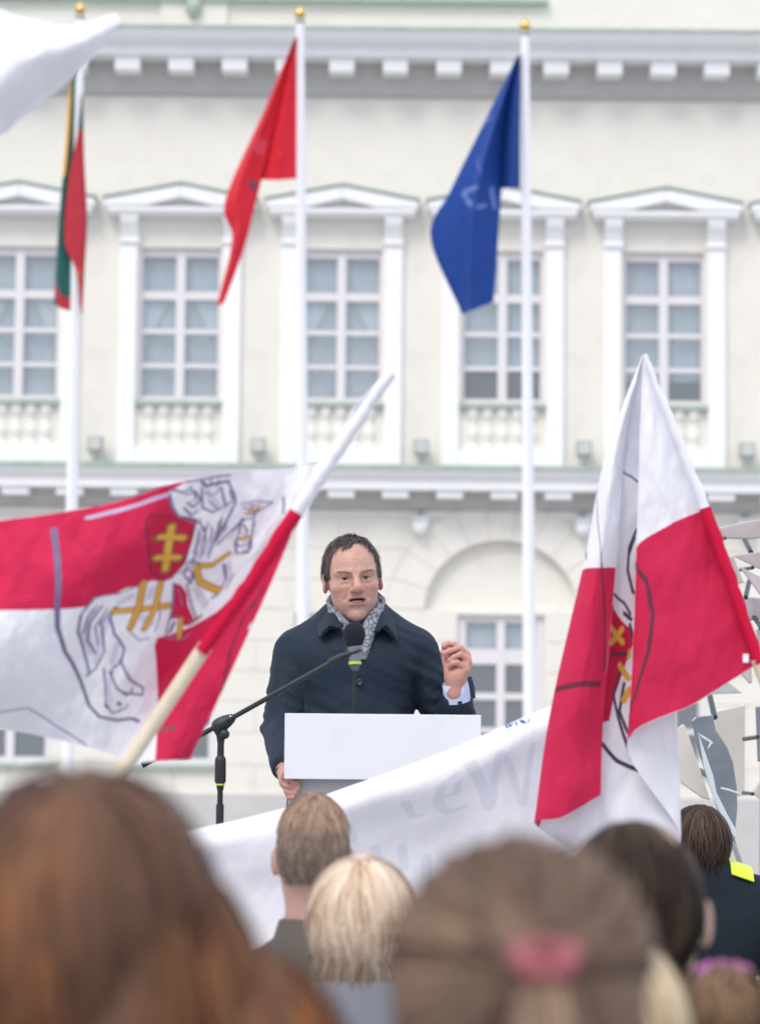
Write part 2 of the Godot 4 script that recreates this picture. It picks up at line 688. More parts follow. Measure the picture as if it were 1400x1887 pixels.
	for cx: float in BAYS:
		upper_window(t, cx)
		lower_window(t, cx)
	# floodlights standing on the lower cornice, and lamps under it
	var first: Node3D = null
	var first_lamp: Node3D = null
	for k in BAYS.size() - 1:
		var mx: float = (BAYS[k] + BAYS[k + 1]) / 2.0
		if first == null:
			first = thing("floodlight", "small grey box floodlight on a bracket above the lower cornice between two windows", "floodlight", "floodlights along the lower cornice", Vector3(mx, 7.32, -49.72))
			var hs := Acc.new()
			extrude(hs, rect(-0.135, 0.135, 0.20, 0.47), -0.12, 0.10, 0.02)
			obj("housing", hs, mats.grey_metal, first)
			var br := Acc.new()
			tube(br, [Vector3(0, 0, 0), Vector3(0, 0.08, 0), Vector3(0, 0.2, 0)], [0.05, 0.05, 0.10], 10)
			obj("bracket", br, mats.grey_metal, first)
			var gl := Acc.new()
			gl.box(-0.10, 0.10, 0.235, 0.435, 0.101, 0.106)
			obj("front_glass", gl, plain(lin(0.55, 0.57, 0.56), 0.15), first)
			first_lamp = thing("wall_lamp", "round white wall lamp on a square plate below the lower cornice", "lamp", "round lamps under the lower cornice", Vector3(mx, 6.16, -50.0))
			var pt := Acc.new()
			extrude(pt, rect(-0.15, 0.15, 0.02, 0.30), 0.0, 0.10, 0.02)
			obj("plate", pt, mats.trim, first_lamp)
			var gb := Acc.new()
			lathe(gb, [[0.0, -0.10], [0.07, -0.09], [0.12, -0.03], [0.14, 0.04], [0.14, 0.10]], Vector3(0, 0.04, 0.14))
			obj("shade", gb, mats.trim, first_lamp)
			var cp := Acc.new()
			lathe(cp, [[0.02, 0.0], [0.06, 0.01], [0.06, 0.06], [0.0, 0.08]], Vector3(0, 0.30, 0.08), 10)
			obj("cap", cp, mats.grey_metal, first_lamp)
		else:
			for src: Node3D in [first, first_lamp]:
				var d := src.duplicate()
				d.name = numbered("floodlight" if src == first else "wall_lamp")
				add_child(d)
				d.position = Vector3(mx, src.position.y, src.position.z)


func stone(p: PackedVector2Array, t: Node3D) -> void:
	var a := Acc.new()
	extrude(a, p, -0.0175, rng.randf() * 0.003, 0.007)
	obj("stone_block", a, mats.stone, t)


func glazing(win: Node3D, xs: Array, rows: Array, x_out: float, y0: float, y1: float, curtain: Material, drop := 0.0) -> void:
	# one frame with bars between the panes, then each pane
	var fr := Acc.new()
	fr.box(-x_out, xs[0][0], y0, y1, -0.19, -0.10)
	fr.box(xs[1][1], x_out, y0, y1, -0.19, -0.10)
	fr.box(xs[0][1], xs[1][0], y0, y1, -0.19, -0.09)
	for col in xs:
		var below := y0
		for r in rows:
			fr.box(col[0], col[1], below, r[0], -0.185, -0.11)
			below = r[1]
		fr.box(col[0], col[1], below, y1, -0.185, -0.11)
	obj("frame", fr, mats.frame, win)
	for col in xs:
		for r in rows:
			var pa := Acc.new()
			pa.box(col[0] - 0.005, col[1] + 0.005, r[0] - 0.005, r[1] + 0.005, -0.152, -0.148)
			obj("pane", pa, mats.glass, win)
	var ro := Acc.new()
	ro.quad(Vector3(-1.2, y0 - 0.3, -5.6), Vector3(1.2, y0 - 0.3, -5.6), Vector3(1.2, y1 + 0.3, -5.6), Vector3(-1.2, y1 + 0.3, -5.6))
	ro.quad(Vector3(-1.2, y0 - 0.3, -0.51), Vector3(-1.2, y0 - 0.3, -5.6), Vector3(-1.2, y1 + 0.3, -5.6), Vector3(-1.2, y1 + 0.3, -0.51))
	ro.quad(Vector3(1.2, y0 - 0.3, -5.6), Vector3(1.2, y0 - 0.3, -0.51), Vector3(1.2, y1 + 0.3, -0.51), Vector3(1.2, y1 + 0.3, -5.6))
	ro.quad(Vector3(-1.2, y0 - 0.3, -0.51), Vector3(1.2, y0 - 0.3, -0.51), Vector3(1.2, y0 - 0.3, -5.6), Vector3(-1.2, y0 - 0.3, -5.6))
	ro.quad(Vector3(-1.2, y1 + 0.3, -5.6), Vector3(1.2, y1 + 0.3, -5.6), Vector3(1.2, y1 + 0.3, -0.51), Vector3(-1.2, y1 + 0.3, -0.51))
	obj("room", ro, mats.room, win)
	if curtain:
		var low := y0 - 0.05 if drop == 0.0 else drop
		var bl := Acc.new()
		for k in 24:                                # a hanging sheet with soft vertical folds
			var xa := -0.8 + 1.6 * k / 24.0
			var xb := -0.8 + 1.6 * (k + 1) / 24.0
			var za := -0.30 + 0.012 * sin(k * 1.3)
			var zb := -0.30 + 0.012 * sin((k + 1) * 1.3)
			bl.quad(Vector3(xa, low, za), Vector3(xb, low, zb), Vector3(xb, y1 + 0.1, zb), Vector3(xa, y1 + 0.1, za))
		obj("blind", bl, curtain, win)


func upper_window(t: Node3D, cx: float) -> void:
	var win := part("window", t)
	win.position.x = cx
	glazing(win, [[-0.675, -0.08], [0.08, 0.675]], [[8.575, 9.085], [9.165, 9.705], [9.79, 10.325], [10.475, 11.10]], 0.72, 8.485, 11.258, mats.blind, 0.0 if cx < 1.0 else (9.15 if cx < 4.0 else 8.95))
	for s in ([-1.0, 1.0] if cx < 1.0 else []):     # drawn-back net curtains
		var cu := Acc.new()
		for k in 10:
			var f0 := k / 10.0
			var f1 := (k + 1) / 10.0
			var z0 := -0.25 + 0.01 * sin(k * 2.1)
			var z1 := -0.25 + 0.01 * sin((k + 1) * 2.1)
			var q := [Vector3(s * (0.72 - 0.52 * f0), 10.4, z0), Vector3(s * (0.72 - 0.52 * f1), 10.4, z1), Vector3(s * (0.72 - 0.10 * f1), 9.5, z1), Vector3(s * (0.72 - 0.10 * f0), 9.5, z0)]
			cu.quad(q[0], q[1], q[2], q[3])
		obj("curtain", cu, mats.curtain, win)
	var si := Acc.new()
	molding(si, [[8.387, -0.2], [8.485, -0.2], [8.47, 0.14], [8.40, 0.14], [8.387, 0.11]], -0.77, 0.77)
	obj("sill", si, mats.copper, win)
	var su := part("window_surround", t)
	su.position.x = cx
	for s in [-1.0, 1.0]:
		var pi := Acc.new()
		extrude(pi, rect(minf(s * 0.775, s * 1.09), maxf(s * 0.775, s * 1.09), 7.30, 11.317), 0.0, 0.11, 0.012)
		obj("pilaster", pi, mats.trim, su)
		var ca := Acc.new()
		var lo := minf(s * 0.765, s * 1.075)
		var hi := maxf(s * 0.765, s * 1.075)
		ca.box(lo - 0.02, hi + 0.02, 11.317, 11.40, 0.0, 0.16)
		molding(ca, [[11.40, 0.0], [11.83, 0.0], [11.83, 0.30], [11.76, 0.30], [11.66, 0.27], [11.55, 0.20], [11.40, 0.13]], lo, hi)
		obj("console", ca, mats.trim, su)
	var ap := Acc.new()
	extrude(ap, rect(-0.772, 0.772, 7.30, 7.626), 0.0, 0.10, 0.01)
	obj("apron", ap, mats.trim, su)
	var ba := Acc.new()
	lathe(ba, [[0.115, 7.62], [0.115, 7.70], [0.08, 7.73], [0.07, 7.78], [0.105, 7.86], [0.118, 7.94], [0.095, 8.0], [0.075, 8.06], [0.07, 8.14], [0.08, 8.2], [0.115, 8.23], [0.12, 8.36], [0.12, 8.387]], Vector3(0, 0, -0.02), 14)
	var mesh := commit(ba)
	for k in range(-2, 3):
		obj("baluster", mesh, mats.baluster, su).position.x = k * 0.262
	var pe := part("pediment", t)
	pe.position.x = cx
	var hc := Acc.new()
	molding(hc, [[11.80, 0.0], [11.93, 0.0], [11.93, 0.36], [11.86, 0.36], [11.80, 0.30]], -1.30, 1.30)
	obj("bed_cornice", hc, mats.trim, pe)
	for s in [-1.0, 1.0]:
		var ra := Acc.new()
		extrude(ra, PackedVector2Array([Vector2(s * 1.36, 11.932), Vector2(s * 0.6, 11.945), Vector2(s * 0.0015, 12.10), Vector2(s * 0.0015, 12.345), Vector2(s * 1.36, 12.08)]), 0.0, 0.38, 0.02)
		obj("raking_cornice", ra, mats.trim, pe)
		var cf := Acc.new()
		extrude(cf, PackedVector2Array([Vector2(s * 1.39, 12.084), Vector2(s * 0.001, 12.352), Vector2(s * 0.001, 12.385), Vector2(s * 1.39, 12.12)]), 0.0, 0.42, 0.005)
		obj("flashing", cf, mats.copper, pe)
	var tp := Acc.new()
	tp.box(-0.62, 0.62, 11.932, 12.12, 0.0, 0.08)
	obj("tympanum", tp, mats.trim, pe)


func lower_window(t: Node3D, cx: float) -> void:
	var win := part("window", t)
	win.position.x = cx
	glazing(win, [[-0.62, -0.075], [0.075, 0.62]], [[2.12, 2.62], [2.71, 3.203], [3.322, 3.83], [4.10, 4.57]], 0.77, 2.0, 4.686, mats.curtain if absf(cx + 9.388) < 0.1 else null)
	var si := Acc.new()
	molding(si, [[1.94, -0.2], [2.02, -0.2], [2.0, 0.12], [1.94, 0.12]], -0.83, 0.83)
	obj("sill", si, mats.copper, win)
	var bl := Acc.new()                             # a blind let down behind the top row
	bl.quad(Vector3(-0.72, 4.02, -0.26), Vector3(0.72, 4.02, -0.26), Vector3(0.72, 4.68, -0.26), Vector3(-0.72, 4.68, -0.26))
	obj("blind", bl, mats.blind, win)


func build_flagpoles() -> void:
	var poles := [[Vector3(-3.786, 0, -34.7), Vector3(-3.824, 11.24, -34.7), "tall white flagpole with gilded ball carrying the yellow, green and red flag"],
		[Vector3(-0.874, 0, -34.7), Vector3(-1.062, 11.21, -34.7), "tall white flagpole with gilded ball carrying the plain red flag"],
		[Vector3(1.883, 0, -34.7), Vector3(1.762, 11.08, -34.7), "tall white flagpole with gilded ball carrying the blue flag"]]
	for q in poles:
		var t := thing("flagpole", q[2], "flagpole", "flagpoles in front of the palace", q[0])
		var top: Vector3 = q[1] - q[0]
		var a := Acc.new()
		tube(a, [Vector3.ZERO, top * 0.45, top], [0.085, 0.072, 0.052], 20)
		obj("pole", a, mats.white_paint, t)
		var b := Acc.new()
		lathe(b, [[0.0, -0.075], [0.045, -0.062], [0.068, -0.02], [0.070, 0.01], [0.055, 0.05], [0.02, 0.072], [0.012, 0.10], [0.0, 0.11]], top + Vector3(0, 0.10, 0))
		obj("gilded_ball", b, mats.gold, t)
		var c := Acc.new()
		lathe(c, [[0.0, -0.03], [0.058, -0.03], [0.062, 0.02], [0.03, 0.04], [0.0, 0.04]], top)
		obj("pole_cap", c, mats.grey_metal, t)
		var h := Acc.new()
		tube(h, [Vector3(0.03, 1.2, 0.10), top * 0.5 + Vector3(0.0, 0, 0.085), top + Vector3(0.0, -0.05, 0.06)], [0.006, 0.006, 0.006], 6)
		obj("halyard", h, mats.white_paint, t)
		var d := Acc.new()
		lathe(d, [[0.0, 0.0], [0.20, 0.0], [0.20, 0.04], [0.11, 0.06], [0.11, 0.25], [0.0, 0.27]], Vector3.ZERO)
		obj("base", d, mats.grey_metal, t)
	var li := thing("national_flag", "yellow, green and red striped flag hanging limp and twisted", "flag", "", Vector3.ZERO)
	cloth("lithuania_back", "cloth", li, 0.15)
	cloth("lithuania_front", "cloth", li, 0.15)
	var re := thing("red_flag", "plain bright red flag hanging in a long pointed fold", "flag", "", Vector3.ZERO)
	cloth("red", "cloth", re, 0.25)
	var na := thing("blue_flag", "deep blue flag with white compass lines hanging from its pole", "flag", "", Vector3.ZERO)
	cloth("nato", "cloth", na, 0.25)


# ------------------------------------------------------------------ cloth

func spline(p: Array, t: float) -> Vector3:
	var n := p.size()
	var x := clampf(t, 0.0, 1.0) * (n - 1)
	var k := mini(int(x), n - 2)
	var f := x - k
	var p1: Vector3 = p[k]
	var p2: Vector3 = p[k + 1]
	var p0: Vector3 = p[k - 1] if k > 0 else p1 * 2.0 - p2
	var p3: Vector3 = p[k + 2] if k < n - 2 else p2 * 2.0 - p1
	return 0.5 * (p1 * 2.0 + (p2 - p0) * f + (p0 * 2.0 - p1 * 5.0 + p2 * 4.0 - p3) * f * f + (p1 * 3.0 - p0 - p2 * 3.0 + p3) * f * f * f)


func cloth(which: String, called: String, parent: Node3D, through := 0.2, nu := 96, nv := 64, ripple := 0.006, ripple_scale := 9.0) -> MeshInstance3D:
	var d: Dictionary = FLAGS[which]
	var cols := []
	for g in d.grid:
		var c := []
		for k in range(0, g.size(), 3):
			c.append(Vector3(g[k], g[k + 1], g[k + 2]))
		cols.append(c)
	var rows: int = cols[0].size()
	var pts := PackedVector3Array()
	var uvs := PackedVector2Array()
	var idx := PackedInt32Array()
	for i in nu + 1:
		var u := float(i) / nu
		var line := []
		for r in rows:
			var along := []
			for c in cols:
				along.append(c[r])
			if d.smooth:
				line.append(spline(along, u))
			else:
				var x := u * (cols.size() - 1)
				var k := mini(int(x), cols.size() - 2)
				var f := x - k
				f = lerpf(f, f * f * (3.0 - 2.0 * f), 0.7)
				line.append(along[k].lerp(along[k + 1], f))
		for j in nv + 1:
			var v := float(j) / nv
			var p := spline(line, v)
			p.z += ripple * noise.get_noise_3d(p.x * ripple_scale, p.y * ripple_scale * 0.6, u * 4.0) * 2.0
			pts.append(p - parent.position)
			uvs.append(Vector2(u, v))
	for i in nu:
		for j in nv:
			var b := i * (nv + 1) + j
			idx.append_array([b, b + nv + 1, b + nv + 2, b, b + nv + 2, b + 1])
	var a := Acc.new()
	a.shell(pts, idx, PackedColorArray(), uvs)
	var m := plain(Color.WHITE, 0.8)
	m.albedo_texture = print_cloth(d)
	m.backlight_enabled = true
	m.backlight = Color(through, through, through)
	m.cull_mode = BaseMaterial3D.CULL_DISABLED
	return obj(called, a, m, parent)


func print_cloth(d: Dictionary) -> ImageTexture:
	var n: int = d.size
	var im := Image.create(n, n, false, Image.FORMAT_RGB8)
	im.fill(Color8(d.base[0], d.base[1], d.base[2]))
	for op in d.print:
		var col := Color8(op[1][0], op[1][1], op[1][2])
		var p := PackedVector2Array()
		for k in range(0, op[3].size(), 2):
			p.append(Vector2(op[3][k], op[3][k + 1]) * n)
		if op[0] == "p":
			for y in n:
				var xs := []
				for k in p.size():
					var q0 := p[k]
					var q1 := p[(k + 1) % p.size()]
					if (q0.y <= y + 0.5) != (q1.y <= y + 0.5):
						xs.append(q0.x + (y + 0.5 - q0.y) / (q1.y - q0.y) * (q1.x - q0.x))
				xs.sort()
				for k in range(0, xs.size() - 1, 2):
					im.fill_rect(Rect2i(int(round(xs[k])), y, int(round(xs[k + 1])) - int(round(xs[k])), 1), col)
		else:
			var r: float = maxf(op[2] / 2.0, 0.7)
			for k in p.size() - 1:
				var steps := int(p[k].distance_to(p[k + 1]) / maxf(1.0, r * 0.4)) + 1
				for j in steps + 1:
					var c := p[k].lerp(p[k + 1], float(j) / steps)
					for y in range(int(c.y - r), int(c.y + r) + 1):
						var w := sqrt(maxf(0.0, r * r - (y + 0.5 - c.y) * (y + 0.5 - c.y)))
						if w > 0.0 and y >= 0 and y < n:
							im.fill_rect(Rect2i(int(c.x - w), y, int(w * 2.0) + 1, 1), col)
	im.generate_mipmaps()
	return ImageTexture.create_from_image(im)


# ------------------------------------------------------------------ sculpture, stage, lectern

func s8(r: int, g: int, b: int) -> Color:
	return Color8(r, g, b).srgb_to_linear()


func plate(called: String, pts: Array, s: float, thick: float, look: Material, parent: Node3D, lean := 0.0) -> void:
	# a flat cut sheet seen at a slant: its corners lie in one leaning plane
	var o := at(pts[0][0], pts[0][1], s)
	var poly := PackedVector2Array()
	for q in pts:
		var p := at(q[0], q[1], s)
		poly.append(Vector2(p.x - o.x, p.y - o.y))
	var a := Acc.new()
	extrude(a, poly, -thick, 0.0, thick * 0.3)
	var m := obj(called, a, look, parent)
	m.position = o - parent.position
	m.rotation = Vector3(lean * 0.5, lean, 0.0)


func build_sculpture() -> void:
	var base := at(1345, 1400, 520)
	base.y = 0.0
	var t := thing("metal_sculpture", "abstract sculpture of jagged grey and beige metal plates joined by dark rods", "sculpture", "", base)
	var pink := rough_wall(lin(0.42, 0.36, 0.37), lin(0.50, 0.44, 0.45), lin(0.56, 0.50, 0.51), 1.5, 0.4, 0.0)
	var beige := rough_wall(lin(0.56, 0.52, 0.46), lin(0.62, 0.58, 0.52), lin(0.67, 0.63, 0.57), 1.5, 0.45, 0.0)  # mirror-like plates: the wall they reflect is put into this colour
	var slate := rough_wall(lin(0.15, 0.18, 0.21), lin(0.20, 0.23, 0.27), lin(0.25, 0.28, 0.32), 2.0, 0.25, 0.0)
	var grey := rough_wall(lin(0.42, 0.45, 0.46), lin(0.48, 0.51, 0.52), lin(0.54, 0.57, 0.58), 1.5, 0.35, 0.0)
	plate("plate", [[1316, 975], [1345, 967], [1385, 959], [1440, 950], [1440, 986], [1382, 993], [1322, 992]], 505, 0.012, pink, t, 0.05)
	plate("plate", [[1330, 1032], [1350, 1024], [1369, 1074], [1348, 1079]], 495, 0.01, pink, t, -0.08)
	plate("plate", [[1350, 1024], [1400, 1016], [1450, 1020], [1450, 1062], [1402, 1050]], 510, 0.01, pink, t, 0.06)
	plate("plate", [[1362, 1044], [1450, 1085], [1450, 1150], [1402, 1098]], 520, 0.01, pink, t, 0.1)
	plate("plate", [[1355, 1099], [1440, 1104], [1440, 1140], [1376, 1144]], 500, 0.012, pink, t, 0.05)
	plate("plate", [[1392, 1160], [1450, 1150], [1450, 1250], [1396, 1195]], 505, 0.012, pink, t, 0.0)
	plate("plate", [[1272, 1281], [1330, 1246], [1369, 1277]], 515, 0.012, grey, t, 0.1)
	plate("plate", [[1355, 1232], [1383, 1224], [1385, 1258], [1380, 1260]], 500, 0.01, pink, t, 0.0)
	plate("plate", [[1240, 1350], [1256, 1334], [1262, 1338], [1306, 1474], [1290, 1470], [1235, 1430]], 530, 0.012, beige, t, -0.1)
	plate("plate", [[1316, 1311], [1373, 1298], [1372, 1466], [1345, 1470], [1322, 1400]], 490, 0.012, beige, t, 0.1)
	plate("plate", [[1392, 1303], [1440, 1296], [1440, 1400], [1396, 1404]], 500, 0.012, slate, t, 0.1)
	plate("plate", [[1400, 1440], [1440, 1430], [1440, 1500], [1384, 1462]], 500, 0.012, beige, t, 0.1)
	plate("leaf_plate", [[1275, 1328], [1282, 1321], [1316, 1318], [1322, 1345], [1345, 1376], [1358, 1405], [1367, 1450], [1370, 1490], [1366, 1545], [1370, 1558], [1352, 1540], [1330, 1490], [1305, 1425], [1288, 1378]], 540, 0.01, slate, t, 0.25)
	plate("leaf_edge", [[1287, 1352], [1300, 1385], [1318, 1430], [1326, 1462], [1350, 1505], [1366, 1530], [1367, 1548], [1345, 1522], [1322, 1475], [1300, 1415]], 546, 0.006, plain(lin(0.68, 0.74, 0.76), 0.3), t, 0.25)
	plate("leaf_edge", [[1285, 1350], [1300, 1358], [1316, 1368], [1306, 1380], [1310, 1369], [1296, 1361]], 546, 0.005, plain(lin(0.68, 0.74, 0.76), 0.3), t, 0.25)
	plate("leaf_edge", [[1328, 1451], [1344, 1454], [1368, 1462], [1368, 1465], [1344, 1458], [1328, 1454]], 546, 0.005, plain(lin(0.68, 0.74, 0.76), 0.3), t, 0.25)
	for q in [[1320, 995, 1335, 992, 0.006], [1371, 994, 1383, 1018, 0.009], [1364, 1050, 1386, 1046, 0.007], [1380, 1070, 1373, 1101, 0.009], [1389, 1138, 1402, 1158, 0.009], [1307, 1282, 1316, 1322, 0.011], [1290, 1421, 1310, 1432, 0.011], [1370, 1362, 1396, 1358, 0.008], [1369, 1461, 1386, 1463, 0.007], [1255, 1281, 1280, 1276, 0.012]]:
		var a := Acc.new()
		tube(a, [at(q[0], q[1], 500) - base, at(q[2], q[3], 508) - base], [q[4], q[4]], 10)
		obj("rod", a, plain(lin(0.035, 0.06, 0.06), 0.4, 0.3), t)
	var po := Acc.new()
	var foot := at(1375, 1640, 520)
	foot.y = 0.0
	tube(po, [at(1290, 1385, 530) - base, at(1362, 1588, 525) - base, foot - base], [0.008, 0.010, 0.016], 10)
	obj("post", po, mats.grey_metal, t)
	var mast := Acc.new()
	tube(mast, [Vector3(0.12, 0.0, -0.06), Vector3(0.14, 2.0, -0.06), Vector3(0.2, 3.0, -0.06)], [0.03, 0.025, 0.02], 10)
	obj("mast", mast, mats.grey_metal, t)


func build_stage() -> void:
	var t := thing("stage_platform", "low grey stage platform under the speaker and the lectern", "stage", "", Vector3(0, 0, -8.2))
	for k in 3:
		var a := Acc.new()
		a.box(-1.35 + k * 0.667, -1.35 + (k + 1) * 0.667 - 0.006, STAGE_TOP - 0.06, STAGE_TOP, -1.3, 1.1)
		obj("deck_panel", a, plain(lin(0.12, 0.12, 0.12), 0.7), t)
	for x in [-1.3, -0.68, -0.02, 0.58]:
		for z in [-1.25, 1.05]:
			var l := Acc.new()
			tube(l, [Vector3(x, 0, z), Vector3(x, STAGE_TOP - 0.061, z)], [0.025, 0.025], 10)
			obj("leg", l, mats.grey_metal, t)
	# lectern: a white board box on a grey column
	var c0 := at(525, 1314, 700)
	var c1 := at(886, 1318, 700)
	var low := at(528, 1435.5, 700)
	var top_y := (c0.y + c1.y) / 2.0
	var z := c0.z
	var le := thing("lectern", "white boxed lectern on a grey column in front of the speaker", "lectern", "", Vector3((c0.x + c1.x) / 2.0, STAGE_TOP, z - 0.2))
	var hw := (c1.x - c0.x) / 2.0
	var y1 := top_y - STAGE_TOP
	var y0 := low.y - STAGE_TOP
	var a := Acc.new()
	extrude(a, rect(-hw, hw, y0, y1), 0.18, 0.2, 0.0015)
	obj("front_board", a, rough_wall(lin(0.70, 0.71, 0.755), lin(0.74, 0.75, 0.80), lin(0.755, 0.765, 0.81), 1.7, 0.38, 0.0), le)
	for s in [-1.0, 1.0]:
		var b := Acc.new()
		b.box(minf(s * hw, s * (hw - 0.018)), maxf(s * hw, s * (hw - 0.018)), y0 + 0.02, y1 - 0.001, -0.1, 0.179)
		obj("side_board", b, plain(lin(0.72, 0.73, 0.78), 0.4), le)
	var sh := Acc.new()
	sh.box(-hw + 0.02, hw - 0.02, y1 - 0.10, y1 - 0.08, -0.12, 0.178)
	obj("shelf", sh, plain(lin(0.72, 0.73, 0.78), 0.4), le)
	var cx := at(531, 1450, 697).x - le.position.x
	var co := Acc.new()
	extrude(co, rect(cx, -cx, 0.0, y0 + 0.02), -0.08, 0.15, 0.003)
	obj("column", co, plain(lin(0.50, 0.49, 0.49), 0.5), le)


# ------------------------------------------------------------------ the speaker

class SkinBrush extends Brush:
	var o := Vector3.ZERO
	var inv := Basis.IDENTITY
	var noise: FastNoiseLite
	var scalp := Color(0.03, 0.026, 0.024)
	var hairy := true

	func paint(p: Vector3) -> Color:
		var q := inv * (p - o)
		var c := Color(0.47, 0.265, 0.205)
		var n := noise.get_noise_3d(p.x * 90.0, p.y * 90.0, p.z * 90.0)
		c = c.lerp(Color(0.55, 0.325, 0.255), clampf(0.5 + n * 1.2, 0.0, 1.0))
		# flushed cheeks, nose and ears
		var flush := 0.0
		flush = maxf(flush, 1.0 - Vector2(absf(q.x) - 0.042, q.y + 0.028).length() / 0.03)
		flush = maxf(flush, 1.0 - Vector2(q.x, q.y + 0.022).length() / 0.022)
		if absf(q.x) > 0.072:
			flush = maxf(flush, 0.8)
		c = c.lerp(Color(0.50, 0.215, 0.18), clampf(flush, 0.0, 1.0) * 0.65)
		# shaven beard
		if q.y < -0.035 and q.z > -0.02:
			c = c.lerp(Color(0.36, 0.235, 0.205), 0.18 + 0.2 * n)
		# lips and the inside of the mouth
		var lip := Vector2(q.x / 0.026, (q.y + 0.0555) / 0.0125).length()
		if lip < 1.15 and q.z > 0.05:
			c = c.lerp(Color(0.46, 0.20, 0.18), clampf((1.15 - lip) * 4.0, 0.0, 0.85))
		if Vector2(q.x / 0.0235, (q.y + 0.0545) / 0.0062).length() < 1.0 and q.z < 0.0815 and q.z > 0.03:
			c = Color(0.11, 0.04, 0.035)
		if hairy and scalp_here(q):
			c = scalp
		return c

	func scalp_here(q: Vector3) -> bool:
		if q.z > 0.035:
			var line := 0.118 - 0.006 * absf(sin(q.x * 60.0)) - 0.026 * clampf(1.0 - absf(q.x + 0.008) / 0.026, 0.0, 1.0)
			if absf(q.x) > 0.056:
				line = 0.095 - (absf(q.x) - 0.056) * 4.5
			return q.y > line
		if q.z > 0.0:
			return q.y > 0.006 and absf(q.x) < 0.09 or q.y > 0.06
		if q.z > -0.035:
			return q.y > 0.03
		return q.y > -0.055


class CoatBrush extends Brush:    # moves the cloth into real folds; its colour stays one even tone
	var noise: FastNoiseLite
	var bent_a := Vector3.ZERO
	var bent_b := Vector3.ZERO

	func bend(p: Vector3) -> Vector3:
		var near_a := clampf(1.0 - p.distance_to(bent_a) / 0.20, 0.0, 1.0)
		var near_b := clampf(1.0 - p.distance_to(bent_b) / 0.22, 0.0, 1.0)
		var fold := noise.get_noise_3d(p.x * 7.0 + p.y * 9.0, p.y * 26.0 + p.x * 10.0, p.z * 6.0) * (0.006 + 0.020 * (near_a + near_b))
		var soft := noise.get_noise_3d(p.x * 9.0, p.y * 4.0, p.z * 5.0 + 7.0) * 0.009
		p.z += fold + soft
		p.x += fold * 0.5
		return p


func sp(px: float, py: float, dz := 0.0) -> Vector3:       # a point on the speaker, dz metres nearer than his middle
	return at(px, py, FOCAL / (7.88 - dz))


func sheet(a: Acc, rows: Array, nu: int, nv: int, thick: float) -> void:
	var pts := PackedVector3Array()
	var idx := PackedInt32Array()
	for i in nu + 1:
		var line := []
		for c in rows[0].size():
			var along := []
			for r in rows:
				along.append(r[c])
			line.append(spline(along, float(i) / nu))
		for j in nv + 1:
			pts.append(spline(line, float(j) / nv))
	var front := pts.duplicate()
	var back := pts.duplicate()
	for i in nu + 1:
		for j in nv + 1:
			var k := i * (nv + 1) + j
			var du := pts[mini(i + 1, nu) * (nv + 1) + j] - pts[maxi(i - 1, 0) * (nv + 1) + j]
			var dv := pts[i * (nv + 1) + mini(j + 1, nv)] - pts[i * (nv + 1) + maxi(j - 1, 0)]
			var n := du.cross(dv).normalized()
			if n.z < 0.0:
				n = -n
			back[k] = pts[k] - n * thick
	for i in nu:
		for j in nv:
			var b := i * (nv + 1) + j
			idx.append_array([b, b + nv + 1, b + nv + 2, b, b + nv + 2, b + 1])
	a.shell(front, idx, PackedColorArray(), PackedVector2Array())
	a.shell(back, idx, PackedColorArray(), PackedVector2Array())
	for i in nu:
		for j in [0, nv]:
			var b0: int = i * (nv + 1) + j
			a.quad(front[b0], front[b0 + nv + 1], back[b0 + nv + 1], back[b0])
	for j in nv:
		for i in [0, nu]:
			var b0: int = i * (nv + 1) + j
			a.quad(front[b0], front[b0 + 1], back[b0 + 1], back[b0])


func ribbon(a: Acc, pts: Array, out_from: Vector3, w0: float, col: Color, tip := 0.25) -> void:
	var k0 := a.v.size()
	var n := pts.size()
	for k in n:
		var t: Vector3 = pts[mini(k + 1, n - 1)] - pts[maxi(k - 1, 0)]
		var nn: Vector3 = (pts[k] - out_from).normalized()
		var side := t.cross(nn).normalized() * w0 * lerpf(1.0, tip, pow(float(k) / (n - 1), 2.0)) * 0.5
		a.vert(pts[k] - side, nn, col)
		a.vert(pts[k] + side, nn, col)
	for k in n - 1:
		var b := k0 + k * 2
		a.i.append_array([b, b + 3, b + 1, b, b + 2, b + 3])


func march(px: float, py: float, list: Array, d0: float) -> Vector3:
	var d := d0
	for k in 60:
		var p := at(px, py, FOCAL / d)
		var f := field(p, list)
		if f < 0.001:
			break
		d += f * 0.8
	return at(px, py, FOCAL / d)


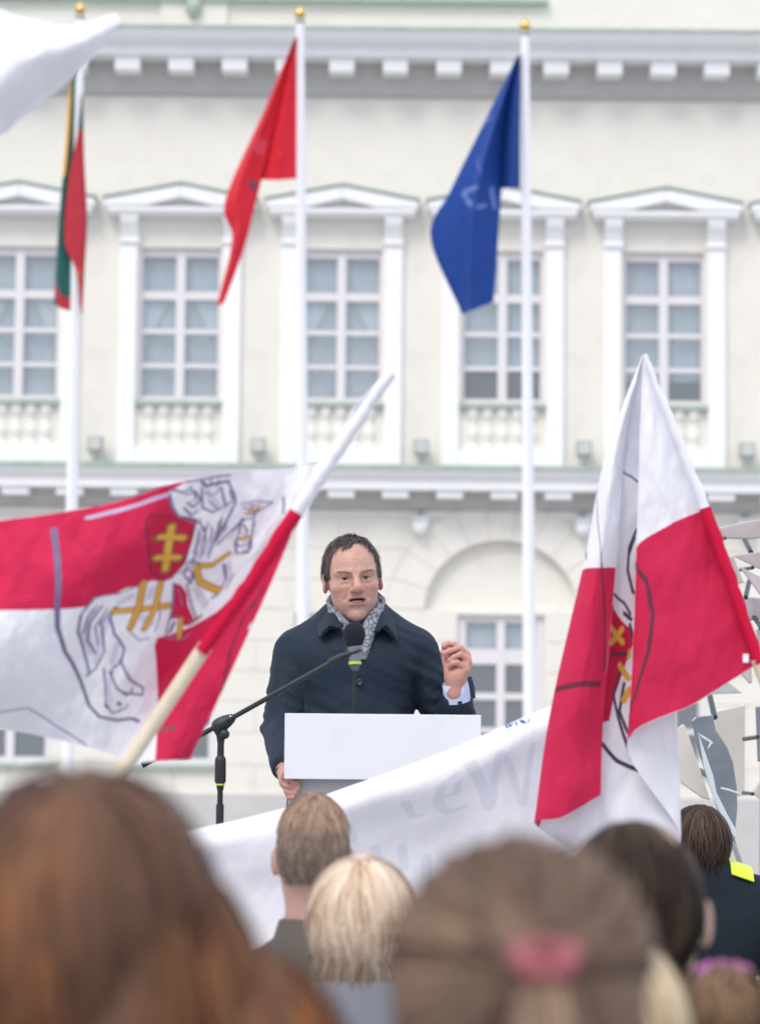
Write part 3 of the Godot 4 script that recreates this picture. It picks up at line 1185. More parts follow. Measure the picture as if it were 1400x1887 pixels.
func build_speaker() -> void:
	var base := sp(655, 1300)
	base.y = STAGE_TOP
	var t := thing("person", "man in a dark navy coat and grey patterned scarf speaking at the white lectern", "person", "", base)
	var ho := sp(650, 1071)
	var hb := Basis.from_euler(Vector3(deg_to_rad(3.0), deg_to_rad(7.0), deg_to_rad(4.5)))
	var L := []
	# skull, face, jaw
	L.append(ell(ho + hb * Vector3(0, 0.036, -0.022), Vector3(0.0745, 0.086, 0.096), 0.02, false, hb))
	L.append(ell(ho + hb * Vector3(0, 0.014, 0.014), Vector3(0.0635, 0.088, 0.066), 0.03, false, hb))
	L.append(ell(ho + hb * Vector3(0, -0.044, 0.006), Vector3(0.0555, 0.052, 0.060), 0.03, false, hb))
	L.append(ell(ho + hb * Vector3(0, -0.078, 0.030), Vector3(0.040, 0.035, 0.038), 0.02, false, hb))
	L.append(ell(ho + hb * Vector3(0, -0.095, 0.054), Vector3(0.022, 0.0165, 0.019), 0.016, false, hb))
	for s in [-1.0, 1.0]:
		L.append(ell(ho + hb * Vector3(s * 0.041, -0.017, 0.042), Vector3(0.023, 0.017, 0.025), 0.018, false, hb))
		L.append(ell(ho + hb * Vector3(s * 0.036, -0.052, 0.028), Vector3(0.017, 0.024, 0.024), 0.03, false, hb))
		L.append(cap(ho + hb * Vector3(s * 0.009, 0.0235, 0.0775), ho + hb * Vector3(s * 0.047, 0.0235, 0.0600), 0.0105, 0.0090, 0.010))
	# nose
	L.append(cap(ho + hb * Vector3(0, 0.018, 0.077), ho + hb * Vector3(0.001, -0.017, 0.098), 0.0080, 0.0115, 0.012))
	L.append(ell(ho + hb * Vector3(0, -0.0225, 0.0995), Vector3(0.0120, 0.0100, 0.0105), 0.010, false, hb))
	for s in [-1.0, 1.0]:
		L.append(ell(ho + hb * Vector3(s * 0.0140, -0.0260, 0.0860), Vector3(0.0078, 0.0080, 0.0115), 0.006, false, hb))
		L.append(ell(ho + hb * Vector3(s * 0.0065, -0.0330, 0.0930), Vector3(0.0040, 0.0022, 0.0045), 0.003, true, hb))
	# muzzle and lips, the mouth open in speech
	L.append(ell(ho + hb * Vector3(0, -0.053, 0.058), Vector3(0.033, 0.025, 0.020), 0.02, false, hb))
	L.append(cap(ho + hb * Vector3(-0.019, -0.0475, 0.0735), ho + hb * Vector3(0.001, -0.0462, 0.0775), 0.0042, 0.0052, 0.006))
	L.append(cap(ho + hb * Vector3(0.019, -0.0475, 0.0735), ho + hb * Vector3(0.001, -0.0462, 0.0775), 0.0042, 0.0052, 0.006))
	L.append(cap(ho + hb * Vector3(-0.016, -0.0630, 0.0735), ho + hb * Vector3(0.016, -0.0630, 0.0735), 0.0060, 0.0060, 0.006))
	L.append(ell(ho + hb * Vector3(0.001, -0.0545, 0.082), Vector3(0.0225, 0.0052, 0.020), 0.003, true, hb))
	L.append(cap(ho + hb * Vector3(-0.014, -0.0765, 0.0745), ho + hb * Vector3(0.014, -0.0765, 0.0745), 0.0055, 0.0055, 0.008, true))
	for s in [-1.0, 1.0]:
		# eye sockets, lids, bags and the folds beside the nose
		L.append(ell(ho + hb * Vector3(s * 0.0295, 0.0065, 0.0835), Vector3(0.0185, 0.0110, 0.0155), 0.010, true, hb))
		L.append(cap(ho + hb * Vector3(s * 0.0165, 0.0095, 0.0690), ho + hb * Vector3(s * 0.0290, 0.0147, 0.0712), 0.0026, 0.0042, 0.003))
		L.append(cap(ho + hb * Vector3(s * 0.0290, 0.0147, 0.0712), ho + hb * Vector3(s * 0.0430, 0.0100, 0.0615), 0.0042, 0.0028, 0.003))
		L.append(cap(ho + hb * Vector3(s * 0.0165, 0.0022, 0.0680), ho + hb * Vector3(s * 0.0295, -0.0014, 0.0685), 0.0026, 0.0036, 0.004))
		L.append(cap(ho + hb * Vector3(s * 0.0295, -0.0014, 0.0685), ho + hb * Vector3(s * 0.0425, 0.0028, 0.0610), 0.0036, 0.0026, 0.004))
		L.append(cap(ho + hb * Vector3(s * 0.0190, -0.0075, 0.0770), ho + hb * Vector3(s * 0.0400, -0.0085, 0.0690), 0.0030, 0.0026, 0.005, true))
		L.append(cap(ho + hb * Vector3(s * 0.0215, -0.0240, 0.0800), ho + hb * Vector3(s * 0.0335, -0.0500, 0.0690), 0.0038, 0.0036, 0.006, true))
		L.append(cap(ho + hb * Vector3(s * 0.0050, 0.0200, 0.0895), ho + hb * Vector3(s * 0.0040, 0.0340, 0.0880), 0.0024, 0.0018, 0.004, true))
		# ears
		L.append(ell(ho + hb * Vector3(s * 0.0775, -0.001, -0.012), Vector3(0.0080, 0.030, 0.018), 0.008, false, hb * Basis(Vector3.UP, s * 0.35)))
		L.append(ell(ho + hb * Vector3(s * 0.087, 0.003, -0.004), Vector3(0.006, 0.018, 0.010), 0.005, true, hb))
	# neck
	L.append(cap(ho + hb * Vector3(0, -0.05, -0.025), sp(655, 1165, -0.045), 0.054, 0.060, 0.02))
	var brush := SkinBrush.new()
	brush.o = ho
	brush.inv = hb.transposed()
	brush.noise = noise
	var body := Acc.new()
	nets(body, L, 0.0032, brush)
	# trunk and limbs under the clothes
	var T := [cap(sp(655, 1170, -0.04), sp(655, 1320, -0.02), 0.075, 0.13, 0.06), cap(sp(655, 1320, -0.02), sp(655, 1520, -0.02), 0.13, 0.13, 0.06),
		cap(sp(560, 1210, -0.02), sp(524, 1345, 0.06), 0.045, 0.038), cap(sp(524, 1345, 0.06), sp(524, 1424, 0.33), 0.036, 0.024),
		cap(sp(760, 1210, -0.02), sp(836, 1355, -0.02), 0.045, 0.038), cap(sp(836, 1355, -0.02), sp(838, 1270, 0.15), 0.036, 0.024)]
	for s in [-1.0, 1.0]:
		var hip := Vector3(base.x + s * 0.09, STAGE_TOP + 0.9, base.z)
		T.append(cap(hip, Vector3(base.x + s * 0.1, STAGE_TOP + 0.48, base.z), 0.075, 0.052))
		T.append(cap(Vector3(base.x + s * 0.1, STAGE_TOP + 0.48, base.z), Vector3(base.x + s * 0.11, STAGE_TOP + 0.09, base.z - 0.01), 0.050, 0.036))
	brush.hairy = false
	nets(body, T, 0.016, brush)
	# raised hand: palm edge-on, fingers curled, thumb and forefinger pinched
	var H := []
	var R := [[838, 1276, 0.0, 841, 1246, 0.0, 0.025, 0.027], [841, 1246, 0.0, 851, 1204, -0.012, 0.024, 0.012], [841, 1246, 0.0, 860, 1210, 0.0, 0.024, 0.012], [841, 1248, 0.004, 862, 1221, 0.012, 0.022, 0.0115], [840, 1252, 0.006, 858, 1235, 0.020, 0.020, 0.0105], [832, 1248, -0.004, 826, 1232, -0.010, 0.020, 0.014], [838, 1240, -0.006, 838, 1208, -0.010, 0.018, 0.013], [832, 1222, -0.012, 827, 1199, -0.016, 0.011, 0.009]]
	for q in R:
		H.append(cap(at(q[0], q[1], FOCAL / (7.72 - q[2])), at(q[3], q[4], FOCAL / (7.72 - q[5])), q[6], q[7], 0.012))
	var fingers := [[[851, 1200, -0.012], [837, 1188, -0.020], [825, 1186, -0.020], [818, 1191, -0.014], 0.0098], [[860, 1205, 0.0], [848, 1194, 0.002], [831, 1199, 0.006], [817, 1204, 0.006], 0.0098], [[863, 1216, 0.012], [848, 1206, 0.018], [837, 1211, 0.018], [828, 1217, 0.014], 0.0095], [[859, 1231, 0.020], [842, 1221, 0.028], [832, 1223, 0.026], [827, 1228, 0.020], 0.0088], [[828, 1242, -0.008], [821, 1222, -0.014], [818, 1204, -0.020], [819, 1188, -0.024], 0.0108]]
	for f in fingers:
		for k in 3:
			H.append(cap(at(f[k][0], f[k][1], FOCAL / (7.72 - f[k][2])), at(f[k + 1][0], f[k + 1][1], FOCAL / (7.72 - f[k + 1][2])), f[4] * (1.0 - 0.08 * k), f[4] * (1.0 - 0.08 * (k + 1)), 0.0018))
	var flesh := SkinBrush.new()
	flesh.noise = noise
	flesh.hairy = false
	flesh.o = Vector3(50, 0, 0)
	nets(body, H, 0.0028, flesh)
	# other hand closed round the edge of the lectern
	var G := [cap(at(524, 1422, FOCAL / 7.55), at(528, 1440, FOCAL / 7.50), 0.021, 0.020, 0.01), cap(at(528, 1440, FOCAL / 7.50), at(530, 1456, FOCAL / 7.48), 0.017, 0.010, 0.008)]
	for f in [[[526, 1436], [537, 1438], [548, 1444], 0.0078], [[525, 1447], [537, 1450], [549, 1453], 0.0080], [[527, 1458], [536, 1461], [545, 1461], 0.0076], [[530, 1466], [535, 1470], [540, 1469], 0.0068], [[524, 1432], [528, 1424], [533, 1418], 0.0105]]:
		for k in 2:
			G.append(cap(at(f[k][0], f[k][1], FOCAL / (7.46 - 0.015 * k)), at(f[k + 1][0], f[k + 1][1], FOCAL / (7.445 - 0.01 * k)), f[3], f[3] * 0.93, 0.002))
	nets(body, G, 0.0028, flesh)
	var bo := obj("body", body, mats.skin, t)
	bo.position = -base
	# eyes, brows, teeth
	for s in [-1.0, 1.0]:
		var e := Acc.new()
		var ec := ho + hb * Vector3(s * 0.0293, 0.0066, 0.0592)
		var look := (Vector3(0.05, -0.06, 1.0)).normalized()
		var pts := PackedVector3Array()
		var cols := PackedColorArray()
		var idx := PackedInt32Array()
		for i in 17:
			for j in 24:
				var th := PI * i / 16.0
				var ph := TAU * j / 24.0
				var d := Vector3(sin(th) * cos(ph), sin(th) * sin(ph), cos(th))
				pts.append(ec + Basis.looking_at(-look) * d * 0.0122)
				cols.append(Color(0.01, 0.01, 0.012) if th < 0.26 else (Color(0.075, 0.09, 0.095) if th < 0.50 else Color(0.46, 0.42, 0.40)))  # eye white is darkened, shade is painted into it
		for i in 16:
			for j in 24:
				var b := i * 24 + j
				var c2 := i * 24 + (j + 1) % 24
				idx.append_array([b, b + 24, c2 + 24, b, c2 + 24, c2])
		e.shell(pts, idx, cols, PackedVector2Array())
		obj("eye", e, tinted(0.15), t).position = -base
		var la := Acc.new()
		tube(la, [ho + hb * Vector3(s * 0.0170, 0.0076, 0.0715), ho + hb * Vector3(s * 0.0225, 0.0104, 0.0735), ho + hb * Vector3(s * 0.0290, 0.0112, 0.0738), ho + hb * Vector3(s * 0.0360, 0.0100, 0.0705), ho + hb * Vector3(s * 0.0430, 0.0072, 0.0645)], [0.0006, 0.0010, 0.0011, 0.0011, 0.0007], 6)
		obj("eyelashes", la, plain(lin(0.05, 0.035, 0.03), 0.8), t).position = -base
		var br := Acc.new()
		for k in 60:
			var f := k / 60.0
			var root := ho + hb * Vector3(s * (0.012 + 0.036 * f), 0.0218 + 0.0045 * f + 0.001 * sin(f * PI) + rng.randf_range(-0.0022, 0.0022), 0.0880 - 0.019 * f * f)
			ribbon(br, [root, root + hb * Vector3(s * 0.004, 0.0012, 0.0), root + hb * Vector3(s * 0.008, 0.0005, -0.002)], ho, 0.0009, Color(0.22, 0.145, 0.11))
		obj("eyebrow", br, mats.hair, t).position = -base
	var te := Acc.new()
	var tp := []
	for k in 7:
		var f := -1.0 + k / 3.0
		tp.append(ho + hb * Vector3(0.017 * f, -0.0585, 0.0725 - 0.005 * f * f))
	tube(te, tp, [0.0035, 0.0035, 0.0035, 0.0035, 0.0035, 0.0035, 0.0035], 8)
	obj("teeth", te, plain(lin(0.5, 0.46, 0.42), 0.3), t).position = -base
	# hair
	var ha := Acc.new()
	var sc := Vector3(0.0765, 0.0895, 0.0985)
	var mid := Vector3(0, 0.036, -0.022)
	var made := 0
	while made < 6500:
		var d := Vector3(rng.randfn(), rng.randfn(), rng.randfn()).normalized()
		var q := mid + d * sc
		if not brush.scalp_here(q):
			continue
		made += 1
		var p := q
		var pts := [ho + hb * p]
		var front := clampf((q.z - 0.0) / 0.06, 0.0, 1.0)
		var length := rng.randf_range(0.022, 0.048) * (0.80 - 0.22 * front) * (0.45 if q.y < 0.02 else 1.0)
		var lump := noise.get_noise_3d(q.x * 55.0, q.y * 30.0, q.z * 30.0)
		var away := (q - Vector3(0.012, 0.128, -0.045))
		for k in 5:
			var n := ((p - mid) / (sc * sc)).normalized()
			var dir := (away.normalized() + Vector3(-0.75 + lump * 1.8, -0.05 - 0.25 * clampf(1.0 - absf(q.x + 0.008) / 0.03, 0.0, 1.0), 0.15) * (0.4 + front) + Vector3(0, -0.5, 0) * clampf(0.7 - n.y, 0.0, 1.0))
			dir = (dir - n * dir.dot(n)).normalized() + n * (0.62 - 0.20 * k + lump * 0.5)
			p += dir.normalized() * length / 5.0
			var out := ((p - mid) / sc).length()
			if out < 1.045:
				p = mid + (p - mid) * 1.045 / out
			pts.append(ho + hb * p)
		var tone := 0.5 + lump * 0.8 + rng.randf_range(-0.3, 0.3)
		var col := Color(0.028, 0.023, 0.021).lerp(Color(0.17, 0.145, 0.13), clampf(tone, 0.0, 1.0))
		ribbon(ha, pts, ho + hb * mid, rng.randf_range(0.0010, 0.0020), col)
	obj("hair", ha, mats.hair, t).position = -base
	# coat
	var C := [ell(sp(655, 1310, 0.0), Vector3(0.166, 0.32, 0.122), 0.05),
		cap(sp(655, 1140, -0.045), sp(655, 1200, -0.03), 0.070, 0.11, 0.06), cap(sp(648, 1150, -0.045), sp(552, 1200, -0.03), 0.062, 0.068, 0.05), cap(sp(662, 1150, -0.045), sp(762, 1198, -0.03), 0.062, 0.066, 0.05),
		cap(sp(598, 1220, 0.02), sp(712, 1220, 0.02), 0.080, 0.080, 0.05),
		cap(sp(547, 1206, -0.025), sp(520, 1345, 0.06), 0.068, 0.057, 0.007), cap(sp(520, 1345, 0.06), sp(526, 1412, 0.29), 0.056, 0.041, 0.01),
		cap(sp(766, 1204, -0.025), sp(834, 1352, -0.03), 0.066, 0.058, 0.007), cap(sp(834, 1352, -0.03), sp(843, 1290, 0.13), 0.058, 0.046, 0.008),
		cap(sp(655, 1450, 0.0), sp(655, 1560, 0.0), 0.19, 0.20, 0.06),
		cap(sp(655, 1125, -0.04), sp(655, 1000, -0.04), 0.068, 0.064, 0.008, true)]
	var cb := CoatBrush.new()
	cb.noise = noise
	cb.bent_a = sp(521, 1350, 0.06)
	cb.bent_b = sp(836, 1330, 0.05)
	var coat := Acc.new()
	nets(coat, C, 0.0085, cb)
	var navy := cloth_look(lin(0.021, 0.031, 0.047), 0.6, 0.06, 9.0, 0.03)
	var co := obj("coat", coat, navy, t)
	co.position = -base
	for side in 2:
		var rows: Array = [[[611, 1103, 0.0], [620, 1126, 0.045], [634, 1152, 0.085]], [[599, 1126, 0.01], [607, 1143, 0.07], [623, 1155, 0.105]], [[584, 1148, 0.02], [588, 1172, 0.10], [606, 1153, 0.115]]] if side == 0 else [[[701, 1102, 0.0], [695, 1128, 0.045], [681, 1168, 0.09]], [[714, 1123, 0.01], [708, 1142, 0.07], [698, 1160, 0.105]], [[731, 1144, 0.02], [731, 1179, 0.10], [713, 1151, 0.115]]]
		var grid := []
		for r in rows:
			var line := []
			for q in r:
				line.append(sp(q[0], q[1], q[2]) - base)
			grid.append(line)
		var cl := Acc.new()
		sheet(cl, grid, 12, 12, 0.006)
		obj("collar", cl, navy, co).position = base
	var seam := Acc.new()
	var sp_pts := []
	var sp_r := []
	for k in 14:
		var m := march(653, 1195 + k * 14, C, 7.4) + Vector3(0, 0, 0.002)
		sp_pts.append(m)
		sp_r.append(0.0028)
	tube(seam, sp_pts, sp_r, 6)
	obj("placket_seam", seam, plain(lin(0.008, 0.012, 0.018), 0.8), co)
	for q in [[662, 1257, 7.4], [515, 1419, 7.2]]:
		var m := march(q[0], q[1], C, q[2])
		var bt := Acc.new()
		lathe(bt, [[0.0, 0.001], [0.0045, 0.001], [0.0055, 0.004], [0.0085, 0.0045], [0.0095, 0.002], [0.0095, -0.004]], m + Vector3(0, 0, 0.006), 18, Color.WHITE, Basis(Vector3.RIGHT, PI / 2))
		obj("button", bt, plain(lin(0.03, 0.035, 0.04), 0.25), co)
	# cuff strap hanging behind the raised wrist
	var st := Acc.new()
	sheet(st, [[sp(862, 1247, 0.10) - base, sp(868, 1246, 0.08) - base], [sp(868, 1268, 0.11) - base, sp(874, 1266, 0.09) - base], [sp(872, 1288, 0.12) - base, sp(876, 1286, 0.10) - base]], 8, 3, 0.004)
	obj("cuff_strap", st, navy, co).position = base
	var cu := Acc.new()
	var ax0 := sp(843, 1292, 0.14)
	var ax1 := sp(838, 1258, 0.15)
	tube(cu, [ax0, ax0.lerp(ax1, 0.5), ax1, ax1, ax0.lerp(ax1, 0.4)], [0.036, 0.0365, 0.0355, 0.0335, 0.032], 28)
	obj("shirt_cuff", cu, cloth_look(lin(0.50, 0.54, 0.72), 0.8, 0.0, 9.0, 0.0), t).position = -base
	# scarf
	var sk := Acc.new()
	tube(sk, [sp(652, 1098, -0.11), sp(618, 1096, -0.085), sp(612, 1108, -0.03), sp(617, 1128, 0.025), sp(631, 1150, 0.062), sp(650, 1170, 0.085)], [0.014, 0.016, 0.018, 0.020, 0.021, 0.014], 14, Color.WHITE, 0.8)
	tube(sk, [sp(652, 1098, -0.11), sp(690, 1095, -0.085), sp(699, 1106, -0.03), sp(695, 1124, 0.025), sp(683, 1150, 0.068), sp(673, 1182, 0.098), sp(667, 1216, 0.110)], [0.014, 0.016, 0.018, 0.020, 0.022, 0.021, 0.015], 14, Color.WHITE, 0.8)
	var knit := plain(Color.WHITE, 0.95)
	knit.albedo_texture = noise_texture(0.035, [[0.0, lin(0.05, 0.055, 0.075)], [0.10, lin(0.06, 0.065, 0.085)], [0.17, lin(0.24, 0.255, 0.29)], [0.6, lin(0.33, 0.345, 0.385)], [1.0, lin(0.28, 0.295, 0.33)]], 11, 512, 1, FastNoiseLite.TYPE_CELLULAR, FastNoiseLite.RETURN_DISTANCE2_SUB)
	knit.uv1_triplanar = true
	knit.uv1_scale = Vector3.ONE * 4.2
	obj("scarf", sk, knit, t).position = -base
	var sw := Acc.new()
	nets(sw, [cap(sp(655, 1130, -0.03), sp(655, 1200, 0.02), 0.064, 0.07, 0.02)], 0.01)
	obj("sweater", sw, plain(lin(0.016, 0.018, 0.026), 0.9), t).position = -base
	var tr := Acc.new()
	var legs := []
	for s in [-1.0, 1.0]:
		legs.append(cap(Vector3(base.x + s * 0.09, STAGE_TOP + 0.95, base.z), Vector3(base.x + s * 0.1, STAGE_TOP + 0.48, base.z), 0.10, 0.075))
		legs.append(cap(Vector3(base.x + s * 0.1, STAGE_TOP + 0.48, base.z), Vector3(base.x + s * 0.11, STAGE_TOP + 0.07, base.z - 0.01), 0.073, 0.058))
	nets(tr, legs, 0.016)
	obj("trousers", tr, cloth_look(lin(0.02, 0.022, 0.028)), t).position = -base
	for s in [-1.0, 1.0]:
		var so := Acc.new()
		nets(so, [cap(Vector3(base.x + s * 0.11, STAGE_TOP + 0.045, base.z - 0.06), Vector3(base.x + s * 0.125, STAGE_TOP + 0.04, base.z + 0.15), 0.044, 0.039)], 0.012)
		obj("shoe", so, plain(lin(0.012, 0.012, 0.012), 0.3), t).position = -base


func build_microphone() -> void:
	var foot := at(405, 1515, FOCAL / 7.5)
	foot.y = STAGE_TOP
	var t := thing("microphone_stand", "black boom microphone stand with yellow ring reaching to the speaker", "microphone stand", "", foot)
	var joint := at(408, 1334, FOCAL / 7.5) - foot
	var a := Acc.new()
	tube(a, [Vector3(0, 0.06, 0), at(405.5, 1482, FOCAL / 7.5) - foot], [0.0105, 0.0105], 16)
	obj("lower_tube", a, mats.black_metal, t)
	var b := Acc.new()
	tube(b, [at(405.5, 1483, FOCAL / 7.5) - foot, at(406, 1440, FOCAL / 7.5) - foot], [0.0075, 0.0075], 16)
	obj("upper_tube", b, mats.black_metal, t)
	var c := Acc.new()
	tube(c, [at(406, 1456, FOCAL / 7.5) - foot, at(406, 1445, FOCAL / 7.5) - foot, at(406, 1440, FOCAL / 7.5) - foot, at(406.3, 1402, FOCAL / 7.5) - foot, at(406.5, 1397, FOCAL / 7.5) - foot, at(406.5, 1392, FOCAL / 7.5) - foot], [0.0085, 0.011, 0.0152, 0.0150, 0.014, 0.0085], 18)
	obj("grip", c, mats.black, t)
	var y := Acc.new()
	tube(y, [at(406, 1446.5, FOCAL / 7.5) - foot, at(406, 1443.5, FOCAL / 7.5) - foot], [0.0124, 0.0124], 18)
	obj("yellow_ring", y, plain(lin(0.62, 0.66, 0.05), 0.5), t)
	var d := Acc.new()
	tube(d, [at(406.5, 1393, FOCAL / 7.5) - foot, at(407, 1370, FOCAL / 7.5) - foot, at(407, 1362, FOCAL / 7.5) - foot, at(408, 1345, FOCAL / 7.5) - foot, at(408, 1330, FOCAL / 7.5) - foot], [0.0095, 0.009, 0.011, 0.016, 0.018], 14)
	nets(d, [cap(at(400, 1338, FOCAL / 7.5) - foot, at(418, 1329, FOCAL / 7.5) - foot, 0.012, 0.011), cap(at(406, 1336, FOCAL / 7.5) - foot, at(407, 1358, FOCAL / 7.5) - foot, 0.017, 0.011), cap(at(418, 1329, FOCAL / 7.5) - foot, at(428, 1323, FOCAL / 7.5) - foot, 0.011, 0.010)], 0.004)
	var cl := obj("clutch", d, mats.black, t)
	var kn := Acc.new()
	lathe(kn, [[0.0, 0.012], [0.009, 0.011], [0.013, 0.006], [0.013, -0.01], [0.0, -0.01]], at(414, 1353, FOCAL / 7.48) - foot, 16, Color.WHITE, Basis(Vector3.RIGHT, PI / 2))
	obj("knob", kn, mats.black, cl)
	var sc := Acc.new()
	lathe(sc, [[0.0, 0.004], [0.004, 0.004], [0.0055, 0.002], [0.0055, -0.004]], at(426, 1322, FOCAL / 7.485) - foot, 14, Color.WHITE, Basis(Vector3.RIGHT, PI / 2))
	obj("screw", sc, plain(lin(0.5, 0.5, 0.5), 0.25, 0.8), cl)
	var bo := Acc.new()
	tube(bo, [at(280, 1402, FOCAL / 7.52) - foot, at(408, 1334, FOCAL / 7.49) - foot, at(608, 1222, FOCAL / 7.44) - foot], [0.0068, 0.0068, 0.0068], 14)
	obj("boom", bo, mats.black_metal, t)
	var cw := Acc.new()
	tube(cw, [at(262, 1410, FOCAL / 7.52) - foot, at(268, 1407, FOCAL / 7.52) - foot, at(290, 1396, FOCAL / 7.52) - foot], [0.0085, 0.0085, 0.0068], 14)
	obj("counterweight", cw, mats.black, t)
	var ad := Acc.new()
	tube(ad, [at(606, 1223, FOCAL / 7.44) - foot, at(612, 1220, FOCAL / 7.44) - foot, at(632, 1209, FOCAL / 7.43) - foot, at(638, 1206, FOCAL / 7.43) - foot], [0.0098, 0.0115, 0.0095, 0.006], 14)
	obj("adapter", ad, mats.black, t)
	var clip := Acc.new()
	nets(clip, [cap(at(636, 1207, FOCAL / 7.43) - foot, at(648, 1204, FOCAL / 7.43) - foot, 0.007, 0.008, 0.01), cap(at(641, 1192, FOCAL / 7.41) - foot, at(641, 1206, FOCAL / 7.41) - foot, 0.005, 0.006, 0.01), cap(at(641, 1206, FOCAL / 7.40) - foot, at(664, 1198, FOCAL / 7.39) - foot, 0.006, 0.004, 0.01)], 0.003)
	obj("clip", clip, mats.black, t)
	for k in 3:
		var l := Acc.new()
		var w := TAU * k / 3.0 + 0.4
		tube(l, [Vector3(0, 0.10, 0), Vector3(cos(w) * 0.28, 0.012, sin(w) * 0.28)], [0.009, 0.010], 10)
		obj("leg", l, mats.black_metal, t)
	# the microphone itself
	var top := at(652.5, 1168, FOCAL / 7.42)
	var low := at(654, 1234, FOCAL / 7.40)
	var mic := thing("microphone", "black foam topped grey microphone with green ring held in the stand's clip", "microphone", "", low)
	var fo := Acc.new()
	nets(fo, [ell(top - low, Vector3(0.0262, 0.0305, 0.0262), 0.01), cap(top - low, top - low + Vector3(0, -0.026, 0.004), 0.0225, 0.0200, 0.02)], 0.004)
	obj("foam_windshield", fo, cloth_look(lin(0.018, 0.021, 0.028), 0.95, 0.4, 20.0, 0.08), mic)
	var han := Acc.new()
	tube(han, [at(653, 1186, FOCAL / 7.415) - low, at(653.2, 1196, FOCAL / 7.412) - low, at(653.6, 1212, FOCAL / 7.408) - low, at(653.8, 1221, FOCAL / 7.405) - low], [0.0215, 0.0195, 0.0165, 0.0150], 22)
	obj("handle", han, plain(lin(0.20, 0.22, 0.25), 0.3, 0.5), mic)
	var rg := Acc.new()
	tube(rg, [at(653.8, 1219.5, FOCAL / 7.405) - low, at(653.9, 1224.5, FOCAL / 7.404) - low], [0.0172, 0.0168], 22)
	obj("green_ring", rg, plain(lin(0.42, 0.66, 0.06), 0.45), mic)
	var tl := Acc.new()
	tube(tl, [at(653.9, 1224, FOCAL / 7.404) - low, at(654, 1232, FOCAL / 7.402) - low, at(654, 1236, FOCAL / 7.402) - low], [0.0135, 0.011, 0.006], 18)
	obj("tail", tl, plain(lin(0.12, 0.13, 0.15), 0.3, 0.4), mic)
	var ca := Acc.new()
	tube(ca, [at(654, 1235, FOCAL / 7.402) - low, at(652, 1262, FOCAL / 7.44) - low, at(650, 1320, FOCAL / 7.56) - low, at(650, 1420, FOCAL / 7.56) - low], [0.004, 0.004, 0.004, 0.004], 8)
	obj("cable", ca, mats.black, mic)


# ------------------------------------------------------------------ hand-held flags and the banner

func sleeve(called: String, pts: Array, radii: Array, col: Color, parent: Node3D) -> void:
	var a := Acc.new()
	var p := []
	var r := []
	for k in pts.size() * 8 - 7:
		var f := float(k) / (pts.size() * 8 - 8)
		p.append(spline(pts, f) + Vector3(noise.get_noise_2d(k * 0.9, 1.0), noise.get_noise_2d(k * 0.9, 5.0), 0) * 0.004)
		r.append(lerpf(radii[0], radii[1], f) * (1.0 + 0.22 * noise.get_noise_2d(k * 0.9, 9.0)))
	tube(a, p, r, 20, Color.WHITE, 0.8)
	var m := cloth_look(col, 0.8, 0.0, 9.0, 0.0)
	obj(called, a, m, parent)


